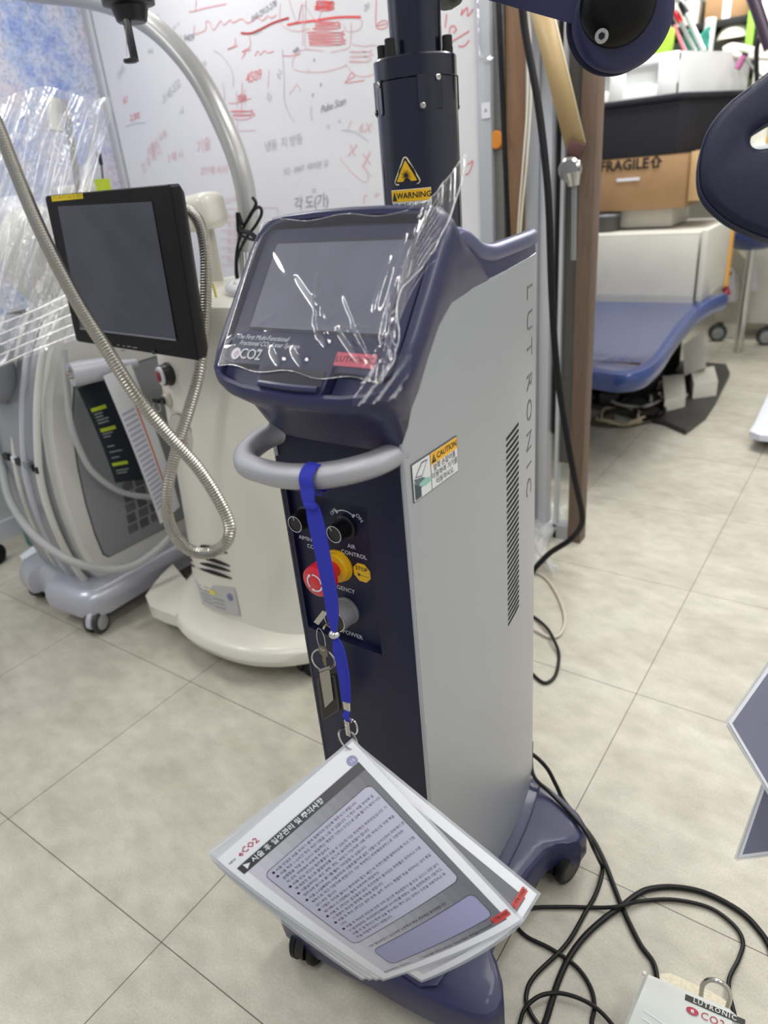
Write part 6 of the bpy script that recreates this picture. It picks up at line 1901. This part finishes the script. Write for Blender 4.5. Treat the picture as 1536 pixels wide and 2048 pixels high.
mb.lathe(P(1325, 470, y=4.4) + V((0, 0, -0.012)), (0, 0, 1), [(0, 0), (0, 0.035), (0.012, 0.03), (0.018, 0)], BLACKM, 16)
tag(mb.build('black_dome', loc=P(1325, 470, y=4.4)), 'small black cap lying on top of the white carton', 'cap')

# brown cardboard box marked FRAGILE and the black crate above
KRAFT = mat('brown_cardboard', S(160, 126, 88), 0.7, noise_amt=0.12, noise_scale=10)
KRAFT2 = mat('light_cardboard', S(198, 168, 124), 0.7, noise_amt=0.08, noise_scale=10)
yb_ = 4.45
A_, B_2 = P(1120, 312, y=yb_), P(1376, 308, y=yb_)
zc0, zc1 = P(1362, 416, y=yb_).z, B_2.z
mb = MB(); mb.box(((A_.x + B_2.x) / 2 - 0.02, yb_ + 0.30, (z1c + 0.012 + zc0) / 2), (B_2.x - A_.x - 0.12, 0.4, zc0 - z1c - 0.014), CARDW, bev=0.01)
tag(mb.build('white_foam_block', loc=((A_.x + B_2.x) / 2, yb_ + 0.3, z1c)), 'white foam block between the white carton and the brown box', 'foam block')
t, c, _ = carton('cardboard_box', 'brown cardboard box marked FRAGILE under the black fabric crate', A_.x, B_2.x, yb_, yb_ + 0.5, zc0, zc1, KRAFT)
mb = MB()
e0 = P(1206, 326, y=yb_ - 0.004)
mb.text('FRAGILE⇧', lambda x, y: V((P(1262, 330, y=yb_).x + x, yb_ - 0.004, P(1262, 330, y=yb_).z + y)), INK, size=0.075, bold=0.02)
q_ = P(1256, 359, y=yb_ - 0.004)
mb.box(q_, (0.13, 0.002, 0.016), PAPER)
mb.build('box_print', t, label='black FRAGILE print and a white label strip', recalc=False)
mb = MB(); mb.box((B_2.x + 0.065, yb_ + 0.30, (zc0 + zc1) / 2 + 0.02), (0.12, 0.5, zc1 - zc0 - 0.02), KRAFT2, bev=0.003)
mb.box((B_2.x + 0.065, yb_ + 0.30, zc1 + 0.012), (0.10, 0.4, 0.006), KRAFT)
tag(mb.build('cardboard_box', loc=(B_2.x + 0.065, yb_ + 0.3, zc0)), 'pale cardboard box standing right of the FRAGILE box', 'box')
FAB = mat('black_fabric', S(30, 30, 38), 0.85, bump=0.5, bump_scale=250)
z0b, z1b = P(1346, 312, y=yb_).z + 0.004, P(1360, 192, y=yb_).z
cr = thing('fabric_crate', 'black fabric crate holding white foam, topmost of the boxes on the bed', 'crate', (-1.2, 4.7, z0b))
xa, xb = P(1120, 190, y=yb_).x, P(1362, 192, y=yb_).x
xr, yr = P(1484, 140, y=5.15).x + 0.02, 5.15
plan_o = [(xa, yb_), (xb, yb_), (xb + 0.25, yr), (xa, yr)]
zt = [z1b, z1b, z1b + 0.0, z1b]
cz = V((sum(p[0] for p in plan_o) / 4, sum(p[1] for p in plan_o) / 4, 0))
mb = MB()
def rg4(k, z): return [V((cz.x + (x - cz.x) * k, cz.y + (y - cz.y) * k, z)) for x, y in plan_o]
mb.loft([rg4(0.97, z0b), rg4(0.985, z0b + 0.02), rg4(1.0, z1b - 0.05), rg4(1.0, z1b), rg4(0.93, z1b), rg4(0.93, z0b + 0.05)], FAB, cap1=False)
mb.build('crate_wall', cr)
mb = MB()
lid = rg4(1.015, z1b + 0.001)
mb.tube([lid[0], lid[1], lid[2], lid[3]], 0.016, FAB, n=8, closed=True, smooth=False)
mb.build('crate_rim', cr)
mb = MB()
ztf = P(1400, 106, y=4.75).z
FOAM = mat('white_styrofoam', S(234, 236, 236), 0.6)
wf = [V((cz.x + (x - cz.x) * 0.90, cz.y + (y - cz.y) * 0.88, z)) for z in (z1b - 0.1, ztf) for x, y in plan_o]
mb.loft([wf[:4], wf[4:]], FOAM)
xw0, xw1, yw = wf[0].x, wf[1].x, wf[0].y
for k_, (a_, b_, c_, d_) in enumerate(((xw0, xw1, ztf - 0.045, ztf), (xw0, xw1, z1b - 0.02, z1b + 0.07), (xw1 - 0.10, xw1, z1b, ztf), (xw0 + 0.25, xw0 + 0.33, z1b, ztf))):
    mb.box(((a_ + b_) / 2, yw - 0.02, (c_ + d_) / 2 + 0.001 * k_), (b_ - a_, 0.04 + 0.006 * k_, d_ - c_ - 0.004 * k_), FOAM, bev=0.005)
tag(mb.build('foam_block', loc=(cz.x, cz.y, z1b - 0.1)), 'white styrofoam packing block sticking out of the black fabric crate', 'foam block')

# ------------------------------------------------------------------ shelf corner at the far right
YS = 6.0
SHF = thing('storage_shelf', 'far shelf with black board and white and green uprights at the top right', 'shelf', (-1.2, 6.2, 0.0))
p0, p1 = P(1370, 58, y=YS), P(1508, 36, y=YS)
mb = MB(); mb.box(((p0.x + p1.x) / 2 - 0.15, YS + 0.22, (p0.z + p1.z) / 2), (p1.x - p0.x + 0.36, 0.45, 0.045), BLACKM, bev=0.003); mb.build('shelf_board', SHF)
g0 = P(1500, 70, y=YS - 0.02)
mb = MB(); mb.box((g0.x, YS - 0.02, 1.85), (0.045, 0.03, 1.0), mat('green_upright', S(134, 192, 62), 0.5), bev=0.003); mb.build('green_upright', SHF)
w0 = P(1524, 100, y=YS - 0.05)
mb = MB(); mb.box((w0.x + 0.03, YS + 0.1, 1.3), (0.13, 0.3, 2.6), mat('white_upright', S(226, 224, 212), 0.5), bev=0.004); mb.build('white_upright', SHF)
zlow = P(1468, 78, y=YS + 0.1).z - 0.19
mb = MB(); mb.box(((p0.x + p1.x) / 2 - 0.15, YS + 0.12, zlow - 0.02), (p1.x - p0.x + 0.36, 0.64, 0.04), BLACKM, bev=0.003); mb.build('shelf_board', SHF)
mb = MB(); mb.box((p0.x - 0.1, YS + 0.44, 1.7), (1.1, 0.02, 1.4), mat('shelf_back', S(206, 204, 192), 0.6)); mb.build('back_panel', SHF)
zs_ = (p0.z + p1.z) / 2 + 0.0225
a, b = P(1412, 22, y=YS + 0.05), P(1500, 14, y=YS + 0.05)
carton('cardboard_box', 'brown cardboard box on the far black shelf at the top right', a.x, b.x, YS + 0.02, YS + 0.35, zs_, zs_ + 0.25, KRAFT, tape=PAPER)
a, b = P(1348, 26, y=YS + 0.05), P(1398, 22, y=YS + 0.05)
carton('small_carton', 'small white carton left of the brown box on the far shelf', a.x, b.x, YS + 0.02, YS + 0.22, zs_, zs_ + 0.14, CARDW)
# lamp bowl, tube and leaning poles
LB = thing('lamp_bowl', 'upturned white lamp bowl under the far shelf', 'lamp', P(1468, 82, y=YS + 0.1))
c = P(1468, 78, y=YS + 0.1)
mb = MB(); mb.lathe(c, (0, 0, 1), [(0.115, 0), (0.112, 0.03), (0.085, 0.075), (0.04, 0.105), (0.0, 0.115), (-0.004, 0.108), (0.03, 0.09), (0.06, 0.06)], mat('lamp_white', S(222, 220, 202), 0.4), 28); mb.build('bowl', LB)
mb = MB(); mb.box(c + V((0.02, 0.02, -0.10)), (0.13, 0.10, 0.18), mat('lamp_grey_base', S(130, 126, 120), 0.5), bev=0.02)
mb.tube([c + V((-0.11, 0, 0.0)), c + V((-0.10, 0, 0.08)), c + V((0, 0, 0.13)), c + V((0.12, 0, 0.10))], 0.004, BLACK, n=6); mb.build('lamp_base', LB)
mb = MB(); wt = P(1412, 104, y=5.86)
mb.cyl((wt.x, 5.86, zlow), P(1422, 36, y=5.86), 0.036, mat('white_tube_plastic', S(214, 214, 212), 0.4), n=18, bev=0.004)
tag(mb.build('white_tube', loc=(wt.x, 5.86, zlow)), 'white cylinder standing under the far shelf left of the lamp bowl', 'tube')
for a, b, r_, m, lb in (((1346, -30), (1408, 104), 0.016, ALU2, 'right aluminium mop pole leaning above the foam'), ((1338, 0), (1392, 104), 0.013, ALU, 'middle aluminium mop pole leaning above the foam'), ((1330, 10), (1372, 106), 0.012, mat('pink_pole', S(214, 120, 140), 0.5), 'pink mop pole leaning above the foam')):
    mb = MB(); pa, pb = P(*a, y=5.5), P(*b, y=5.3)
    mb.cyl(pb, pa, r_, m, n=12, bev=0.002); mb.lathe(pb.lerp(pa, 0.55), pa - pb, [(0, r_), (0.01, r_ * 1.4), (0.09, r_ * 1.4), (0.10, r_)], RED if m is ALU else BLACK, 12)
    tag(mb.build('mop_pole', loc=pb), lb, 'pole', 'mop poles')
mb = MB()
c = P(1375, 86, y=5.45)
mb.grid(lambda u, v: c + V((0.16 * u - 0.03, 0.02 * noise.noise(V((u * 5, v * 5, 0))), -0.13 * v + 0.05 + 0.02 * math.sin(u * 8))), 16, 16, mat('teal_cloth', S(70, 170, 150), 0.8))
tag(mb.build('teal_cloth', loc=c, recalc=False, thick=0.004), 'teal cloth hanging among the leaning mop poles', 'cloth')
mb = MB(); c = P(1318, 88, y=5.3)
mb.box(c, (0.16, 0.12, 0.16), mat('lime_cloth', S(166, 208, 66), 0.7), bev=0.02); mb.box(c + V((0.01, -0.03, 0.09)), (0.10, 0.06, 0.03), mat('pale_lime', S(190, 222, 110), 0.7), bev=0.01)
tag(mb.build('lime_bag', loc=c - V((0, 0, 0.08))), 'lime green bag behind the navy arm joint', 'bag')
# bundle of white hoses with pink handle
mb = MB()
mb.tube([P(x, y, y=5.0) for x, y in ((1448, 102), (1462, 95), (1485, 98), (1510, 104), (1545, 106))], 0.022, mat('white_hose_bundle', S(216, 214, 204), 0.5), n=10)
mb.tube([P(x, y, y=4.95) for x, y in ((1452, 130), (1458, 108), (1480, 112), (1540, 116))], 0.014, MATS['white_hose_bundle'], n=10)
tag(mb.build('white_hose', loc=P(1462, 110, y=5.0)), 'bundle of white hoses lying above the black fabric crate', 'hose')
mb = MB(); mb.cyl(P(1474, 138, y=4.9), P(1490, 110, y=4.9), 0.018, mat('mauve_plastic', S(170, 98, 140), 0.4), n=14, bev=0.003); mb.cyl(P(1490, 110, y=4.9), P(1492, 106, y=4.9), 0.02, BLACK, n=14)
tag(mb.build('mauve_handle', loc=P(1474, 138, y=4.9)), 'mauve handle sticking up beside the white hoses', 'handle')
cable('hanging_cable', 'thin black cord arching down at the far right edge', [P(x, y, y=4.6) for x, y in ((1545, 60), (1522, 74), (1514, 95), (1513, 130), (1514, 165))], 0.012, RUBBER)
cable('hanging_cable', 'grey wires sagging behind the navy cushion at the right edge', [P(x, y, y=4.7) for x, y in ((1492, 116), (1505, 135), (1520, 150), (1550, 172))], 0.006, MIDG)
mb = MB(); mb.cyl(P(1504, -10, y=4.3), P(1540, 96, y=4.3), 0.028, mat('dark_mauve_rod', S(58, 44, 62), 0.4), n=14)
tag(mb.build('dark_pole', loc=P(1540, 96, y=4.3)), 'dark slanting pole cut off by the top right corner', 'pole')

# ------------------------------------------------------------------ white cart and blue stool seat at the far right
YC = 5.95
CT_ = thing('white_cart', 'white cabinet cart on castors far behind, at the right edge', 'cart', (-0.9, 6.1, 0.0))
a, b = P(1492, 640, y=YC), P(1600, 640, y=YC)
ztc = P(1518, 296, y=YC + 0.06).z - 0.045
xl = P(1425, 640, y=YC).x
mb = MB(); mb.box((a.x + 0.30, YC + 0.22, 0.12 + (ztc - 0.12) / 2), (0.66, 0.44, ztc - 0.12), WSH, bev=0.015); mb.build('cart_body', CT_)
mb = MB()
GB = mat('greige_plastic', S(168, 162, 146), 0.5)
hk = [(1432, 642), (1432, 606), (1474, 604), (1484, 595), (1482, 555), (1470, 540), (1452, 512), (1452, 500), (1472, 498), (1494, 522), (1496, 642)]
mb.prism(hk, lambda x, y: P(x, y, y=YC - 0.03), lambda x, y: P(x, y, y=YC - 0.03) + V((0, 0.30, 0)), GB)
mb.build('side_handle', CT_, label='greige side handle frame')
for px, py in ((1436, 682), (1532, 690)):
    q = P(px, py, z=0.0)
    caster(CT_, q.x, q.y, 0.14, 20, 0.062, wheelm=mat('grey_wheel_tyre', S(52, 52, 56), 0.5), body=MIDG)
mb = MB()
for (x0, y0, x1, y1) in ((1496, 530, 1512, 580), (1456, 540, 1468, 600)):
    q = [P(x0, y0, y=YC - 0.05), P(x1, y0 - 4, y=YC - 0.05), P(x1 + 4, y1, y=YC - 0.05), P(x0 + 2, y1 + 4, y=YC - 0.05)]
    mb.add(q, [(0, 1, 2, 3)], mat('notice_paper', S(212, 206, 218), 0.6))
    mb.add([q[0] + V((0.01, -0.004, -0.02)), q[1] + V((-0.01, -0.004, -0.02)), q[1] + V((-0.01, -0.004, -0.045)), q[0] + V((0.01, -0.004, -0.045))], [(0, 1, 2, 3)], mat('notice_red', S(170, 60, 80), 0.5))
mb.build('notice_sheet', CT_, recalc=False)
mb = MB(); q = [P(x, y, y=4.9) for x, y in ((1443, 578), (1456, 570), (1462, 588), (1448, 594))]
mb.loft([q, [p + V((0, 0.004, 0)) for p in q]], mat('red_tag_paper', S(160, 58, 62), 0.5))
mb.add([p + V((0.0, -0.003, 0)) for p in (P(1449, 582, y=4.9), P(1455, 578, y=4.9), P(1457, 584, y=4.9), P(1451, 588, y=4.9))], [(0, 1, 2, 3)], mat('red_tag_inner', S(200, 110, 110), 0.5))
tag(mb.build('red_tag', loc=q[3], recalc=False), 'small red tag at the far end of the bed rim', 'tag')
mb = MB()
c = P(1484, 482, y=5.45)
mb.lathe(c + V((0.05, 0.1, -0.06)), (0, 0, 1), [(0, 0), (0, 0.10), (0.03, 0.17), (0.08, 0.21), (0.12, 0.21), (0.14, 0.19), (0.145, 0)], BLU, 36)
mb.cyl(c + V((0.05, 0.1, -0.06)), (c.x + 0.05, c.y + 0.1, 0.0), 0.03, STEEL, n=16)
tag(mb.build('blue_stool', loc=(c.x + 0.05, c.y + 0.1, 0)), 'round blue stool seat partly hidden behind the navy cushion and cart', 'stool')
# books and papers seen through the notch of the cushion
mb = MB()
q = P(1518, 296, y=YC + 0.06)
mb.box(q + V((0.06, 0.0, -0.02)), (0.28, 0.16, 0.05), mat('silver_case', S(200, 204, 212), 0.35, metal=0.2), Matrix.Rotation(0.5, 3, 'Z'), bev=0.008)
mb.box(q + V((0.06, 0.0, 0.01)), (0.20, 0.15, 0.02), PAPER, Matrix.Rotation(0.55, 3, 'Z'), bev=0.003)
mb.box(q + V((0.08, 0.02, 0.05)), (0.12, 0.10, 0.05), mat('amber_box', S(200, 164, 70), 0.5), Matrix.Rotation(0.4, 3, 'Z'), bev=0.004)
tag(mb.build('silver_instrument_case', loc=(q.x + 0.06, q.y, q.z - 0.045)), 'silver instrument case topped with papers, seen through the cushion notch', 'case')
# white star foot of a machine at the right edge
WF = thing('white_machine_foot', 'white tapering foot of a machine cut off by the right edge', 'machine foot', P(1535, 880, z=0.0))
f4 = [P(x, y, z=0.10) for x, y in ((1499, 860), (1506, 850), (1536, 786), (1620, 640), (1680, 860), (1560, 872), (1520, 868))]
mb = MB(); mb.loft([[p - V((0, 0, 0.035)) for p in f4], [p + V((0, 0, -0.005)) for p in f4], [p.lerp(sum(f4, V()) / len(f4), 0.04) for p in f4]], mat('white_foot_plastic', S(222, 226, 240), 0.3, coat=0.2)); mb.build('foot_plate', WF)
q = P(1540, 892, z=0.0)
caster(WF, q.x, q.y + 0.06, 0.08, 60, 0.035)
